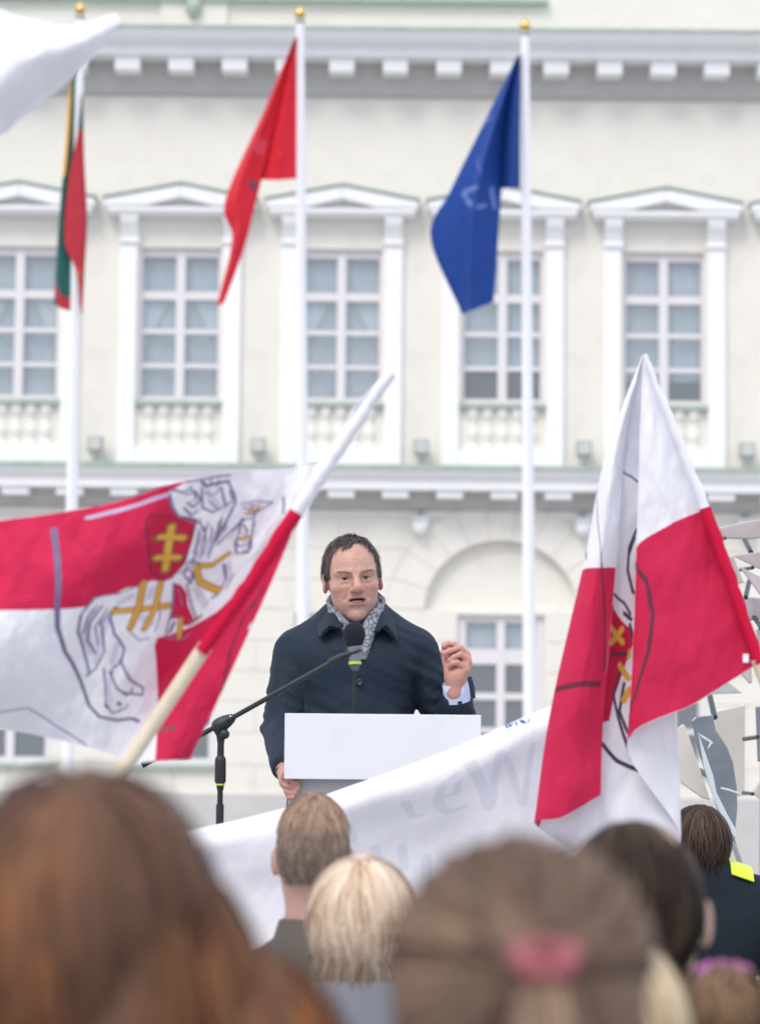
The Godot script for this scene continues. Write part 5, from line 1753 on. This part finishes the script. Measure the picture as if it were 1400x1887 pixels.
const FLAGS := {
	"left": {"size": 1024, "smooth": true, "base": [236, 236, 243],
		"grid": [[-0.110, 2.249, -5.196, -0.148, 2.154, -5.206, -0.188, 2.054, -5.225, -0.267, 1.873, -5.243, -0.349, 1.697, -5.270],
			[-0.182, 2.234, -5.198, -0.201, 2.139, -5.212, -0.251, 2.029, -5.233, -0.331, 1.868, -5.264, -0.397, 1.694, -5.240],
			[-0.280, 2.223, -5.149, -0.300, 2.116, -5.189, -0.337, 1.989, -5.252, -0.403, 1.838, -5.292, -0.461, 1.692, -5.281],
			[-0.367, 2.200, -5.121, -0.398, 2.092, -5.161, -0.430, 1.975, -5.213, -0.476, 1.836, -5.247, -0.513, 1.711, -5.289],
			[-0.516, 2.156, -5.135, -0.523, 2.053, -5.125, -0.545, 1.951, -5.165, -0.569, 1.844, -5.226, -0.606, 1.733, -5.307],
			[-0.700, 2.131, -5.178, -0.695, 2.034, -5.157, -0.691, 1.939, -5.146, -0.694, 1.846, -5.185, -0.707, 1.750, -5.295],
			[-0.813, 2.117, -5.199, -0.809, 2.025, -5.188, -0.805, 1.930, -5.177, -0.805, 1.841, -5.196, -0.814, 1.750, -5.265]],
		"print": [
			["p", [206, 26, 76], 0, [0.473, 0.001, 0.493, 0.001, 0.999, 0.001, 0.999, 0.421, 0.833, 0.435, 0.705, 0.449, 0.641, 0.449, 0.575, 0.405, 0.487, 0.413, 0.423, 0.363, 0.411, 0.189, 0.483, 0.141, 0.519, 0.031]],
			["p", [206, 26, 76], 0, [0.001, 0.197, 0.027, 0.251, 0.101, 0.395, 0.167, 0.535, 0.229, 0.573, 0.305, 0.577, 0.345, 0.583, 0.383, 0.591, 0.431, 0.603, 0.431, 0.627, 0.207, 0.999, 0.001, 0.999, 0.001, 0.603]],
			["s", [190, 190, 222], 18.5, [0.679, 0.045, 0.507, 0.043]],
			["p", [236, 236, 243], 0, [0.673, 0.555, 0.673, 0.481, 0.649, 0.417, 0.625, 0.413, 0.581, 0.421, 0.539, 0.407, 0.511, 0.397, 0.445, 0.413, 0.379, 0.429, 0.357, 0.373, 0.269, 0.369, 0.245, 0.363, 0.227, 0.437, 0.233, 0.525, 0.285, 0.561, 0.321, 0.549, 0.389, 0.443, 0.425, 0.415, 0.443, 0.421, 0.421, 0.499, 0.413, 0.569, 0.449, 0.609, 0.505, 0.649, 0.569, 0.725, 0.623, 0.731]],
			["p", [236, 236, 243], 0, [0.475, 0.003, 0.325, 0.013, 0.171, 0.019, 0.081, 0.027, 0.099, 0.119, 0.123, 0.231, 0.177, 0.383, 0.261, 0.421, 0.375, 0.445, 0.415, 0.189, 0.475, 0.151, 0.515, 0.047]],
			["p", [190, 24, 62], 0, [0.561, 0.127, 0.549, 0.113, 0.411, 0.183, 0.411, 0.257, 0.417, 0.353, 0.449, 0.399, 0.479, 0.409, 0.515, 0.357, 0.543, 0.223]],
			["s", [130, 40, 70], 5.6, [0.561, 0.127, 0.549, 0.113, 0.411, 0.183, 0.411, 0.257, 0.417, 0.353, 0.449, 0.399, 0.479, 0.409, 0.515, 0.357, 0.543, 0.223, 0.561, 0.127]],
			["s", [120, 95, 70], 31.5, [0.487, 0.185, 0.479, 0.283, 0.471, 0.367]],
			["s", [120, 95, 70], 31.5, [0.513, 0.223, 0.439, 0.249]],
			["s", [120, 95, 70], 31.5, [0.507, 0.309, 0.437, 0.327]],
			["s", [222, 170, 70], 20.4, [0.487, 0.189, 0.479, 0.283, 0.473, 0.361]],
			["s", [222, 170, 70], 20.4, [0.511, 0.223, 0.441, 0.249]],
			["s", [222, 170, 70], 20.4, [0.505, 0.309, 0.441, 0.325]],
			["p", [206, 26, 76], 0, [0.437, 0.419, 0.411, 0.429, 0.385, 0.459, 0.367, 0.505, 0.321, 0.559, 0.349, 0.573, 0.389, 0.543, 0.411, 0.543, 0.423, 0.499]],
			["s", [212, 206, 224], 16.7, [0.437, 0.075, 0.417, 0.113]],
			["s", [212, 206, 224], 22.2, [0.399, 0.067, 0.351, 0.141]],
			["s", [212, 206, 224], 16.7, [0.315, 0.149, 0.325, 0.175]],
			["s", [212, 206, 224], 18.5, [0.375, 0.265, 0.379, 0.353]],
			["s", [212, 206, 224], 16.7, [0.345, 0.247, 0.349, 0.327]],
			["s", [212, 206, 224], 14.8, [0.309, 0.239, 0.327, 0.285]],
			["s", [212, 206, 224], 14.8, [0.267, 0.233, 0.289, 0.287]],
			["s", [212, 206, 224], 20.4, [0.643, 0.469, 0.653, 0.557, 0.625, 0.647]],
			["s", [212, 206, 224], 18.5, [0.601, 0.507, 0.605, 0.583, 0.607, 0.681]],
			["s", [212, 206, 224], 25.9, [0.555, 0.445, 0.575, 0.457]],
			["s", [212, 206, 224], 18.5, [0.499, 0.429, 0.499, 0.461]],
			["s", [212, 206, 224], 18.5, [0.555, 0.619, 0.553, 0.679]],
			["s", [212, 206, 224], 16.7, [0.551, 0.739, 0.523, 0.815]],
			["s", [212, 206, 224], 14.8, [0.489, 0.719, 0.453, 0.747]],
			["s", [212, 206, 224], 22.2, [0.359, 0.447, 0.297, 0.523]],
			["s", [212, 206, 224], 18.5, [0.269, 0.393, 0.239, 0.463]],
			["s", [212, 206, 224], 16.7, [0.253, 0.273, 0.229, 0.343]],
			["s", [212, 206, 224], 22.2, [0.515, 0.527, 0.469, 0.555]],
			["s", [122, 114, 146], 11.1, [0.739, 0.071, 0.731, 0.209, 0.723, 0.351, 0.721, 0.431, 0.715, 0.531, 0.693, 0.637, 0.657, 0.717, 0.621, 0.791, 0.591, 0.845, 0.545, 0.879, 0.477, 0.879, 0.411, 0.863, 0.373, 0.871]],
			["s", [122, 114, 146], 5.6, [0.649, 0.417, 0.625, 0.413, 0.581, 0.421, 0.539, 0.407, 0.511, 0.397]],
			["s", [122, 114, 146], 7.4, [0.645, 0.413, 0.669, 0.481, 0.669, 0.555, 0.641, 0.655, 0.617, 0.723, 0.623, 0.735]],
			["s", [122, 114, 146], 6.5, [0.623, 0.457, 0.645, 0.523, 0.643, 0.595, 0.613, 0.647]],
			["s", [122, 114, 146], 6.5, [0.589, 0.473, 0.617, 0.529, 0.587, 0.641, 0.601, 0.705, 0.623, 0.735]],
			["s", [122, 114, 146], 7.4, [0.583, 0.475, 0.595, 0.517, 0.571, 0.579, 0.527, 0.635, 0.525, 0.677, 0.547, 0.701]],
			["s", [122, 114, 146], 6.5, [0.575, 0.703, 0.551, 0.771, 0.533, 0.833, 0.503, 0.857, 0.457, 0.833, 0.453, 0.819]],
			["s", [122, 114, 146], 7.4, [0.553, 0.713, 0.513, 0.767, 0.473, 0.787, 0.457, 0.781]],
			["s", [122, 114, 146], 7.4, [0.531, 0.671, 0.475, 0.737, 0.413, 0.759, 0.405, 0.783, 0.457, 0.781, 0.455, 0.761]],
			["s", [122, 114, 146], 13, [0.533, 0.833, 0.525, 0.839]],
			["s", [122, 114, 146], 13, [0.493, 0.819, 0.483, 0.823]],
			["s", [122, 114, 146], 13, [0.479, 0.783, 0.469, 0.785]],
			["s", [122, 114, 146], 11.1, [0.549, 0.713, 0.545, 0.719]],
			["s", [122, 114, 146], 7.4, [0.515, 0.047, 0.503, 0.097, 0.475, 0.151, 0.409, 0.201, 0.397, 0.185]],
			["s", [122, 114, 146], 9.3, [0.475, 0.009, 0.409, 0.015, 0.325, 0.015]],
			["s", [122, 114, 146], 13, [0.423, 0.025, 0.403, 0.047, 0.335, 0.041]],
			["s", [122, 114, 146], 7.4, [0.515, 0.025, 0.475, 0.055, 0.459, 0.033]],
			["s", [122, 114, 146], 7.4, [0.467, 0.067, 0.441, 0.057, 0.413, 0.099, 0.433, 0.127, 0.457, 0.101]],
			["s", [122, 114, 146], 7.4, [0.463, 0.121, 0.433, 0.161, 0.415, 0.145]],
			["s", [122, 114, 146], 7.4, [0.419, 0.049, 0.399, 0.139]],
			["s", [122, 114, 146], 7.4, [0.347, 0.063, 0.323, 0.147]],
			["s", [122, 114, 146], 7.4, [0.329, 0.035, 0.301, 0.105, 0.295, 0.143, 0.305, 0.179]],
			["s", [122, 114, 146], 7.4, [0.399, 0.139, 0.361, 0.165, 0.323, 0.147, 0.305, 0.133]],
			["s", [122, 114, 146], 6.5, [0.413, 0.193, 0.393, 0.205, 0.377, 0.239]],
			["s", [122, 114, 146], 5.6, [0.387, 0.237, 0.389, 0.319, 0.393, 0.373]],
			["s", [122, 114, 146], 4.6, [0.369, 0.207, 0.373, 0.273, 0.367, 0.339]],
			["s", [122, 114, 146], 5.6, [0.333, 0.207, 0.335, 0.275, 0.343, 0.345]],
			["s", [122, 114, 146], 8.3, [0.301, 0.171, 0.329, 0.275, 0.335, 0.291]],
			["s", [122, 114, 146], 5.6, [0.313, 0.221, 0.331, 0.259]],
			["s", [122, 114, 146], 7.4, [0.257, 0.217, 0.293, 0.261, 0.323, 0.303]],
			["s", [122, 114, 146], 9.3, [0.273, 0.231, 0.285, 0.255]],
			["s", [122, 114, 146], 6.5, [0.277, 0.151, 0.235, 0.145, 0.181, 0.159, 0.217, 0.189, 0.247, 0.205]],
			["s", [122, 114, 146], 7.4, [0.269, 0.215, 0.235, 0.223, 0.225, 0.177]],
			["s", [122, 114, 146], 6.5, [0.269, 0.223, 0.265, 0.277, 0.271, 0.309, 0.253, 0.359, 0.211, 0.377, 0.223, 0.319]],
			["s", [122, 114, 146], 6.5, [0.229, 0.233, 0.221, 0.309, 0.203, 0.367]],
			["s", [122, 114, 146], 6.5, [0.405, 0.347, 0.409, 0.395, 0.379, 0.429, 0.379, 0.367]],
			["s", [122, 114, 146], 7.4, [0.385, 0.319, 0.397, 0.349, 0.359, 0.363]],
			["s", [122, 114, 146], 8.3, [0.285, 0.387, 0.257, 0.453, 0.261, 0.481]],
			["s", [122, 114, 146], 6.5, [0.231, 0.451, 0.241, 0.491]],
			["s", [122, 114, 146], 5.6, [0.393, 0.431, 0.355, 0.505, 0.315, 0.557]],
			["s", [122, 114, 146], 9.3, [0.267, 0.501, 0.285, 0.503]],
			["s", [122, 114, 146], 6.5, [0.437, 0.419, 0.421, 0.499, 0.411, 0.573, 0.403, 0.601, 0.329, 0.613, 0.315, 0.603]],
			["s", [122, 114, 146], 13, [0.395, 0.557, 0.395, 0.583]],
			["s", [122, 114, 146], 11.1, [0.141, 0.143, 0.119, 0.227]],
			["s", [122, 114, 146], 4.6, [0.457, 0.043, 0.431, 0.085, 0.445, 0.101]],
			["s", [122, 114, 146], 4.6, [0.401, 0.075, 0.365, 0.093, 0.353, 0.067]],
			["s", [122, 114, 146], 4.6, [0.383, 0.115, 0.349, 0.151]],
			["s", [122, 114, 146], 5.6, [0.359, 0.029, 0.361, 0.057]],
			["s", [122, 114, 146], 5.6, [0.391, 0.023, 0.375, 0.049]],
			["s", [122, 114, 146], 5.6, [0.317, 0.083, 0.305, 0.123]],
			["s", [122, 114, 146], 4.6, [0.397, 0.219, 0.395, 0.269, 0.397, 0.317]],
			["s", [122, 114, 146], 4.6, [0.377, 0.223, 0.361, 0.285, 0.363, 0.325]],
			["s", [122, 114, 146], 4.6, [0.355, 0.227, 0.347, 0.287]],
			["s", [122, 114, 146], 5.6, [0.329, 0.191, 0.327, 0.243]],
			["s", [122, 114, 146], 4.6, [0.309, 0.195, 0.313, 0.255]],
			["s", [122, 114, 146], 5.6, [0.407, 0.371, 0.381, 0.391, 0.391, 0.413]],
			["s", [122, 114, 146], 5.6, [0.425, 0.385, 0.407, 0.371]],
			["s", [122, 114, 146], 5.6, [0.373, 0.377, 0.375, 0.415, 0.393, 0.431]],
			["s", [122, 114, 146], 5.6, [0.269, 0.167, 0.249, 0.181, 0.239, 0.163]],
			["s", [122, 114, 146], 5.6, [0.259, 0.243, 0.239, 0.277, 0.241, 0.303]],
			["s", [122, 114, 146], 5.6, [0.267, 0.311, 0.249, 0.335, 0.233, 0.333]],
			["s", [122, 114, 146], 5.6, [0.231, 0.359, 0.205, 0.375]],
			["s", [122, 114, 146], 4.6, [0.253, 0.161, 0.219, 0.167]],
			["s", [122, 114, 146], 4.6, [0.635, 0.453, 0.653, 0.503, 0.655, 0.567]],
			["s", [122, 114, 146], 4.6, [0.607, 0.471, 0.629, 0.543, 0.613, 0.615]],
			["s", [122, 114, 146], 3.7, [0.527, 0.577, 0.491, 0.609, 0.457, 0.603]],
			["s", [122, 114, 146], 4.6, [0.419, 0.439, 0.387, 0.501]],
			["s", [122, 114, 146], 4.6, [0.409, 0.543, 0.389, 0.537, 0.361, 0.547]],
			["s", [122, 114, 146], 3.7, [0.459, 0.497, 0.449, 0.541, 0.447, 0.583]],
			["s", [140, 95, 110], 13, [0.335, 0.569, 0.299, 0.557]],
			["s", [120, 95, 70], 24.1, [0.589, 0.491, 0.521, 0.503, 0.435, 0.499]],
			["s", [222, 170, 70], 18.5, [0.589, 0.491, 0.521, 0.503, 0.435, 0.499]],
			["s", [120, 95, 70], 21.3, [0.527, 0.399, 0.523, 0.495, 0.529, 0.565]],
			["s", [222, 170, 70], 15.7, [0.527, 0.399, 0.523, 0.495, 0.529, 0.565]],
			["s", [120, 95, 70], 21.3, [0.477, 0.413, 0.473, 0.503, 0.485, 0.571]],
			["s", [222, 170, 70], 15.7, [0.477, 0.413, 0.473, 0.503, 0.485, 0.571]],
			["s", [120, 95, 70], 22.2, [0.367, 0.369, 0.321, 0.377, 0.281, 0.351]],
			["s", [222, 170, 70], 16.7, [0.367, 0.369, 0.321, 0.377, 0.281, 0.351]],
			["s", [120, 95, 70], 22.2, [0.375, 0.371, 0.353, 0.425, 0.265, 0.489]],
			["s", [222, 170, 70], 16.7, [0.375, 0.371, 0.353, 0.425, 0.265, 0.489]],
			["s", [120, 95, 70], 20.4, [0.375, 0.549, 0.353, 0.605]],
			["s", [222, 170, 70], 14.8, [0.375, 0.549, 0.353, 0.605]],
			["s", [120, 95, 70], 14.8, [0.255, 0.195, 0.227, 0.181]],
			["s", [222, 170, 70], 9.3, [0.255, 0.195, 0.227, 0.181]],
			["s", [120, 95, 70], 16.7, [0.257, 0.301, 0.227, 0.303]],
			["s", [222, 170, 70], 11.1, [0.257, 0.301, 0.227, 0.303]],
			["s", [175, 170, 205], 9.3, [0.833, 0.919, 0.761, 0.889, 0.671, 0.947, 0.563, 0.995]],
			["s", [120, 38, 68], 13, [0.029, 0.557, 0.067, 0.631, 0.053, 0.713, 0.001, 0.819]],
			["s", [215, 205, 225], 18.5, [0.007, 0.655, 0.001, 0.657]],
			["s", [60, 50, 80], 9.3, [0.039, 0.607, 0.035, 0.587]],
			["s", [140, 80, 95], 13, [0.247, 0.911, 0.171, 0.911]],
		]},
	"right": {"size": 1024, "smooth": true, "base": [236, 236, 243],
		"grid": [[0.570, 2.585, -6.025, 0.609, 2.483, -6.035, 0.657, 2.367, -6.047, 0.705, 2.253, -6.058, 0.763, 2.082, -6.074, 0.819, 1.923, -6.090],
			[0.567, 2.584, -6.026, 0.579, 2.451, -6.018, 0.600, 2.317, -6.026, 0.626, 2.212, -6.032, 0.652, 2.033, -6.049, 0.683, 1.836, -6.068],
			[0.565, 2.583, -6.036, 0.558, 2.413, -6.047, 0.555, 2.273, -6.056, 0.552, 2.162, -6.067, 0.547, 1.946, -6.088, 0.537, 1.746, -6.107],
			[0.570, 2.582, -6.056, 0.598, 2.419, -6.092, 0.612, 2.267, -6.112, 0.626, 2.091, -6.134, 0.652, 1.797, -6.172, 0.663, 1.538, -6.198],
			[0.569, 2.580, -6.056, 0.541, 2.418, -6.087, 0.525, 2.266, -6.107, 0.519, 2.078, -6.130, 0.507, 1.772, -6.165, 0.504, 1.490, -6.192],
			[0.566, 2.588, -6.075, 0.515, 2.453, -6.088, 0.478, 2.324, -6.101, 0.447, 2.147, -6.118, 0.377, 1.818, -6.150, 0.345, 1.571, -6.184],
			[0.564, 2.580, -6.056, 0.517, 2.424, -6.041, 0.490, 2.294, -6.044, 0.468, 2.130, -6.050, 0.426, 1.828, -6.079, 0.398, 1.589, -6.112],
			[0.565, 2.575, -6.056, 0.530, 2.404, -6.073, 0.519, 2.262, -6.077, 0.511, 2.122, -6.091, 0.488, 1.830, -6.119, 0.483, 1.637, -6.138]],
		"print": [
			["p", [206, 26, 76], 0, [0.001, 0.599, 0.135, 0.591, 0.207, 0.595, 0.275, 0.599, 0.279, 0.805, 0.283, 0.999, 0.139, 0.999, 0.001, 0.999]],
			["p", [206, 26, 76], 0, [0.285, 0.6, 0.42, 0.6, 0.43, 0.63, 0.55, 0.635, 0.62, 0.615, 0.712, 0.605, 0.712, 1, 0.7, 1, 0.655, 0.82, 0.6, 0.79, 0.5, 0.76, 0.42, 0.78, 0.35, 0.82, 0.31, 0.95, 0.285, 1]],
			["p", [206, 26, 76], 0, [0.747, 0.621, 0.841, 0.607, 0.999, 0.595, 0.999, 0.721, 0.999, 0.967, 0.983, 0.999, 0.835, 0.999, 0.721, 0.999, 0.733, 0.811]],
			["p", [206, 26, 76], 0, [0.715, 0.75, 1, 0.75, 1, 1, 0.715, 1]],
			["s", [122, 114, 146], 6.8, [0.579, 0.313, 0.543, 0.319, 0.521, 0.333]],
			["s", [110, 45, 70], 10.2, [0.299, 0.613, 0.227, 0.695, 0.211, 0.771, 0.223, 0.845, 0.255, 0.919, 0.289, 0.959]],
			["p", [236, 236, 243], 0, [0.521, 0.471, 0.555, 0.521, 0.579, 0.581, 0.583, 0.629, 0.549, 0.649, 0.531, 0.657, 0.527, 0.671, 0.547, 0.709, 0.569, 0.755, 0.579, 0.793, 0.535, 0.815, 0.521, 0.687, 0.511, 0.493]],
			["p", [195, 24, 62], 0, [0.583, 0.641, 0.561, 0.643, 0.541, 0.665, 0.539, 0.687, 0.547, 0.699, 0.581, 0.699]],
			["s", [222, 170, 70], 10.2, [0.585, 0.659, 0.553, 0.675]],
			["s", [222, 170, 70], 10.2, [0.555, 0.657, 0.583, 0.679]],
			["s", [70, 60, 90], 6.8, [0.521, 0.457, 0.541, 0.505, 0.545, 0.555, 0.531, 0.597, 0.515, 0.605]],
			["s", [70, 60, 90], 6.8, [0.527, 0.479, 0.541, 0.519]],
			["s", [70, 60, 90], 5.1, [0.583, 0.607, 0.551, 0.617, 0.537, 0.633]],
			["s", [70, 60, 90], 6.8, [0.551, 0.633, 0.535, 0.641]],
			["s", [70, 60, 90], 5.1, [0.537, 0.649, 0.533, 0.665]],
			["s", [70, 60, 90], 4.2, [0.577, 0.693, 0.543, 0.691]],
			["s", [70, 60, 90], 5.1, [0.553, 0.705, 0.569, 0.747, 0.555, 0.783, 0.531, 0.839]],
			["s", [70, 60, 90], 5.1, [0.547, 0.731, 0.555, 0.769, 0.539, 0.799]],
			["s", [70, 60, 90], 6.8, [0.589, 0.819, 0.559, 0.841, 0.517, 0.857]],
			["s", [70, 60, 90], 6.8, [0.519, 0.795, 0.483, 0.831, 0.441, 0.863]],
			["s", [222, 170, 70], 10.2, [0.557, 0.707, 0.539, 0.723]],
			["s", [222, 170, 70], 10.2, [0.537, 0.739, 0.547, 0.753]],
			["s", [222, 170, 70], 6.8, [0.537, 0.687, 0.539, 0.695]],
			["s", [122, 114, 146], 6.8, [0.733, 0.411, 0.811, 0.511, 0.893, 0.597]],
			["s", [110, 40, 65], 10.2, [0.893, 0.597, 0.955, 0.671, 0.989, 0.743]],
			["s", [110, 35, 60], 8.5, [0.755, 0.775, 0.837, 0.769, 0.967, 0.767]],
			["s", [122, 114, 146], 10.2, [0.735, 0.583, 0.765, 0.599]],
		]},
	"banner": {"size": 1024, "smooth": true, "base": [236, 236, 243],
		"grid": [[0.543, 1.889, -6.528, 0.542, 1.817, -6.515, 0.545, 1.717, -6.544, 0.545, 1.530, -6.542, 0.549, 1.095, -6.585],
			[0.394, 1.838, -6.512, 0.384, 1.783, -6.488, 0.381, 1.691, -6.527, 0.384, 1.516, -6.564, 0.388, 1.092, -6.605],
			[0.291, 1.793, -6.497, 0.284, 1.733, -6.472, 0.280, 1.652, -6.510, 0.276, 1.490, -6.546, 0.274, 1.092, -6.585],
			[0.130, 1.723, -6.494, 0.130, 1.663, -6.469, 0.131, 1.589, -6.507, 0.133, 1.451, -6.560, 0.136, 1.091, -6.585],
			[-0.044, 1.658, -6.510, -0.037, 1.612, -6.484, -0.030, 1.538, -6.532, -0.029, 1.412, -6.574, -0.026, 1.088, -6.606],
			[-0.218, 1.598, -6.536, -0.210, 1.555, -6.500, -0.204, 1.487, -6.516, -0.204, 1.374, -6.558, -0.201, 1.088, -6.585],
			[-0.439, 1.545, -6.571, -0.429, 1.509, -6.534, -0.429, 1.446, -6.551, -0.430, 1.333, -6.582, -0.426, 1.086, -6.586],
			[-0.748, 1.492, -6.596, -0.744, 1.455, -6.570, -0.741, 1.394, -6.556, -0.741, 1.307, -6.564, -0.738, 1.083, -6.586]],
		"print": [
			["s", [222, 224, 235], 24.3, [0.361, 0.207, 0.313, 0.573]],
			["s", [222, 224, 235], 24.3, [0.305, 0.587, 0.291, 0.283]],
			["s", [222, 224, 235], 24.3, [0.291, 0.247, 0.215, 0.609]],
			["s", [222, 224, 235], 24.3, [0.199, 0.623, 0.177, 0.329]],
			["s", [222, 224, 235], 21.4, [0.385, 0.265, 0.413, 0.299, 0.421, 0.403, 0.417, 0.481, 0.397, 0.519, 0.367, 0.525]],
			["s", [222, 224, 235], 17.1, [0.417, 0.401, 0.385, 0.425, 0.379, 0.339]],
			["s", [222, 224, 235], 18.6, [0.489, 0.349, 0.473, 0.475, 0.451, 0.479]],
			["s", [222, 224, 235], 22.9, [0.447, 0.697, 0.445, 0.749]],
			["s", [222, 224, 235], 20, [0.551, 0.587, 0.539, 0.697, 0.517, 0.723]],
			["s", [222, 224, 235], 20, [0.497, 0.629, 0.491, 0.717]],
			["s", [222, 224, 235], 18.6, [0.601, 0.397, 0.593, 0.513]],
			["s", [40, 95, 190], 5, [0.283, 0.001, 0.277, 0.041]],
			["s", [40, 95, 190], 4.3, [0.275, 0.001, 0.269, 0.043, 0.265, 0.011]],
			["s", [40, 95, 190], 5, [0.255, 0.015, 0.249, 0.057]],
			["s", [40, 95, 190], 8.6, [0.239, 0.021, 0.221, 0.077, 0.207, 0.085]],
			["s", [40, 95, 190], 8.6, [0.231, 0.033, 0.223, 0.067]],
			["s", [40, 95, 190], 4.3, [0.203, 0.047, 0.205, 0.095]],
		]},
	"white": {"size": 256, "smooth": true, "base": [236, 236, 243],
		"grid": [[-0.431, 2.884, -4.433, -0.426, 2.868, -4.425, -0.428, 2.859, -4.425, -0.433, 2.850, -4.426],
			[-0.484, 2.857, -4.406, -0.478, 2.822, -4.379, -0.484, 2.801, -4.401, -0.496, 2.787, -4.452],
			[-0.564, 2.868, -4.425, -0.562, 2.808, -4.380, -0.571, 2.768, -4.394, -0.592, 2.709, -4.470],
			[-0.645, 2.897, -4.442, -0.639, 2.816, -4.410, -0.637, 2.744, -4.406, -0.663, 2.661, -4.485],
			[-0.759, 2.929, -4.439, -0.752, 2.840, -4.407, -0.751, 2.737, -4.417, -0.756, 2.607, -4.470]],
		"print": [
			["s", [225, 225, 236], 3.7, [0.067, 0.579, 0.313, 0.821, 0.541, 0.917]],
		]},
	"nato": {"size": 512, "smooth": false, "base": [0, 58, 138],
		"grid": [[1.700, 10.821, -34.660, 1.702, 10.391, -34.660, 1.704, 9.976, -34.660, 1.706, 9.561, -34.660, 1.708, 9.114, -34.660],
			[1.691, 10.801, -34.610, 1.642, 10.286, -34.520, 1.607, 9.858, -34.460, 1.581, 9.442, -34.440, 1.564, 9.062, -34.460],
			[1.687, 10.807, -34.660, 1.568, 10.256, -34.680, 1.517, 9.811, -34.700, 1.492, 9.433, -34.710, 1.480, 9.108, -34.710],
			[1.688, 10.808, -34.690, 1.547, 10.182, -34.660, 1.435, 9.272, -34.610, 1.431, 8.442, -34.580, 1.381, 7.647, -34.560],
			[1.671, 10.780, -34.610, 1.403, 9.955, -34.440, 1.169, 9.035, -34.320, 1.093, 8.249, -34.300, 1.099, 7.501, -34.360],
			[1.667, 10.779, -34.660, 1.343, 9.928, -34.620, 1.057, 9.060, -34.600, 0.949, 8.035, -34.620, 1.007, 7.500, -34.640],
			[1.655, 10.779, -34.710, 1.247, 9.940, -34.760, 0.844, 9.092, -34.760, 0.597, 8.486, -34.740, 0.989, 7.527, -34.720]],
		"print": [
			["s", [96, 118, 182], 7.3, [0.999, 0.257, 0.891, 0.225]],
			["s", [96, 118, 182], 9.1, [0.877, 0.503, 0.685, 0.499]],
			["s", [96, 118, 182], 10.9, [0.883, 0.511, 0.731, 0.557]],
			["s", [96, 118, 182], 9.1, [0.643, 0.581, 0.591, 0.593]],
			["s", [96, 118, 182], 12.8, [0.557, 0.543, 0.533, 0.617]],
			["s", [96, 118, 182], 7.3, [0.491, 0.679, 0.505, 0.689]],
			["s", [96, 118, 182], 5.5, [0.999, 0.559, 0.999, 0.575]],
			["s", [70, 90, 170], 9.1, [0.835, 0.383, 0.683, 0.449]],
		]},
	"red": {"size": 512, "smooth": false, "base": [206, 24, 46],
		"grid": [[-1.106, 11.016, -34.660, -1.100, 10.572, -34.660, -1.095, 10.156, -34.660, -1.089, 9.672, -34.660, -1.083, 9.196, -34.660],
			[-1.111, 10.999, -34.620, -1.172, 10.481, -34.580, -1.232, 9.992, -34.560, -1.294, 9.509, -34.560, -1.324, 9.156, -34.580],
			[-1.112, 11.002, -34.660, -1.262, 10.367, -34.680, -1.371, 9.884, -34.690, -1.454, 9.471, -34.700, -1.519, 9.189, -34.710],
			[-1.120, 11.003, -34.690, -1.274, 10.293, -34.660, -1.541, 9.110, -34.630, -1.705, 8.347, -34.600, -1.950, 7.618, -34.580],
			[-1.125, 10.978, -34.620, -1.436, 10.054, -34.540, -1.791, 9.045, -34.500, -1.785, 8.536, -34.520, -2.002, 7.566, -34.560],
			[-1.134, 10.985, -34.700, -1.492, 10.102, -34.740, -1.971, 8.922, -34.740, -1.875, 8.438, -34.720, -2.051, 7.598, -34.710]],
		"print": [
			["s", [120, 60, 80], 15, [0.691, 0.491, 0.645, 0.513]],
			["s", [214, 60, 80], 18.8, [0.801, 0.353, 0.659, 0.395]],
		]},
	"lithuania_back": {"size": 256, "smooth": false, "base": [20, 88, 84],
		"grid": [[-3.796, 10.620, -34.680, -3.766, 9.655, -34.700, -3.780, 8.557, -34.720, -3.799, 7.480, -34.720],
			[-3.835, 10.601, -34.660, -3.846, 9.652, -34.690, -3.878, 8.550, -34.690, -3.830, 7.489, -34.690],
			[-3.920, 10.574, -34.640, -3.939, 9.633, -34.610, -4.004, 8.532, -34.610, -3.985, 7.523, -34.620],
			[-3.935, 10.585, -34.710, -3.977, 9.656, -34.710, -4.043, 8.552, -34.710, -4.077, 7.592, -34.710]],
		"print": [
			["p", [232, 170, 20], 0, [0.665, 0.001, 0.615, 0.001, 0.581, 0.165, 0.601, 0.333, 0.623, 0.465, 0.999, 0.481, 0.999, 0.191]],
			["p", [176, 40, 56], 0, [0.999, 0.891, 0.663, 0.947, 0.099, 0.939, 0.001, 0.999, 0.835, 0.999]],
		]},
	"lithuania_front": {"size": 256, "smooth": false, "base": [176, 40, 56],
		"grid": [[-3.761, 10.256, -34.610, -3.723, 9.359, -34.610, -3.676, 8.673, -34.610, -3.696, 7.988, -34.610, -3.713, 7.456, -34.610],
			[-3.775, 10.174, -34.560, -3.771, 9.345, -34.550, -3.744, 8.660, -34.550, -3.726, 8.047, -34.560, -3.724, 7.452, -34.590],
			[-3.779, 10.036, -34.560, -3.840, 9.347, -34.560, -3.841, 8.729, -34.560, -3.792, 8.319, -34.560, -3.746, 7.573, -34.580],
			[-3.791, 9.823, -34.590, -3.913, 9.147, -34.590, -3.952, 8.392, -34.590, -3.831, 8.086, -34.590, -3.759, 7.847, -34.590]],
		"print": [
			["p", [20, 88, 84], 0, [0.001, 0.001, 0.001, 0.001, 0.001, 0.131, 0.251, 0.131, 0.733, 0.065]],
			["s", [232, 170, 20], 6.5, [0.697, 0.871, 0.527, 0.857]],
		]},
}
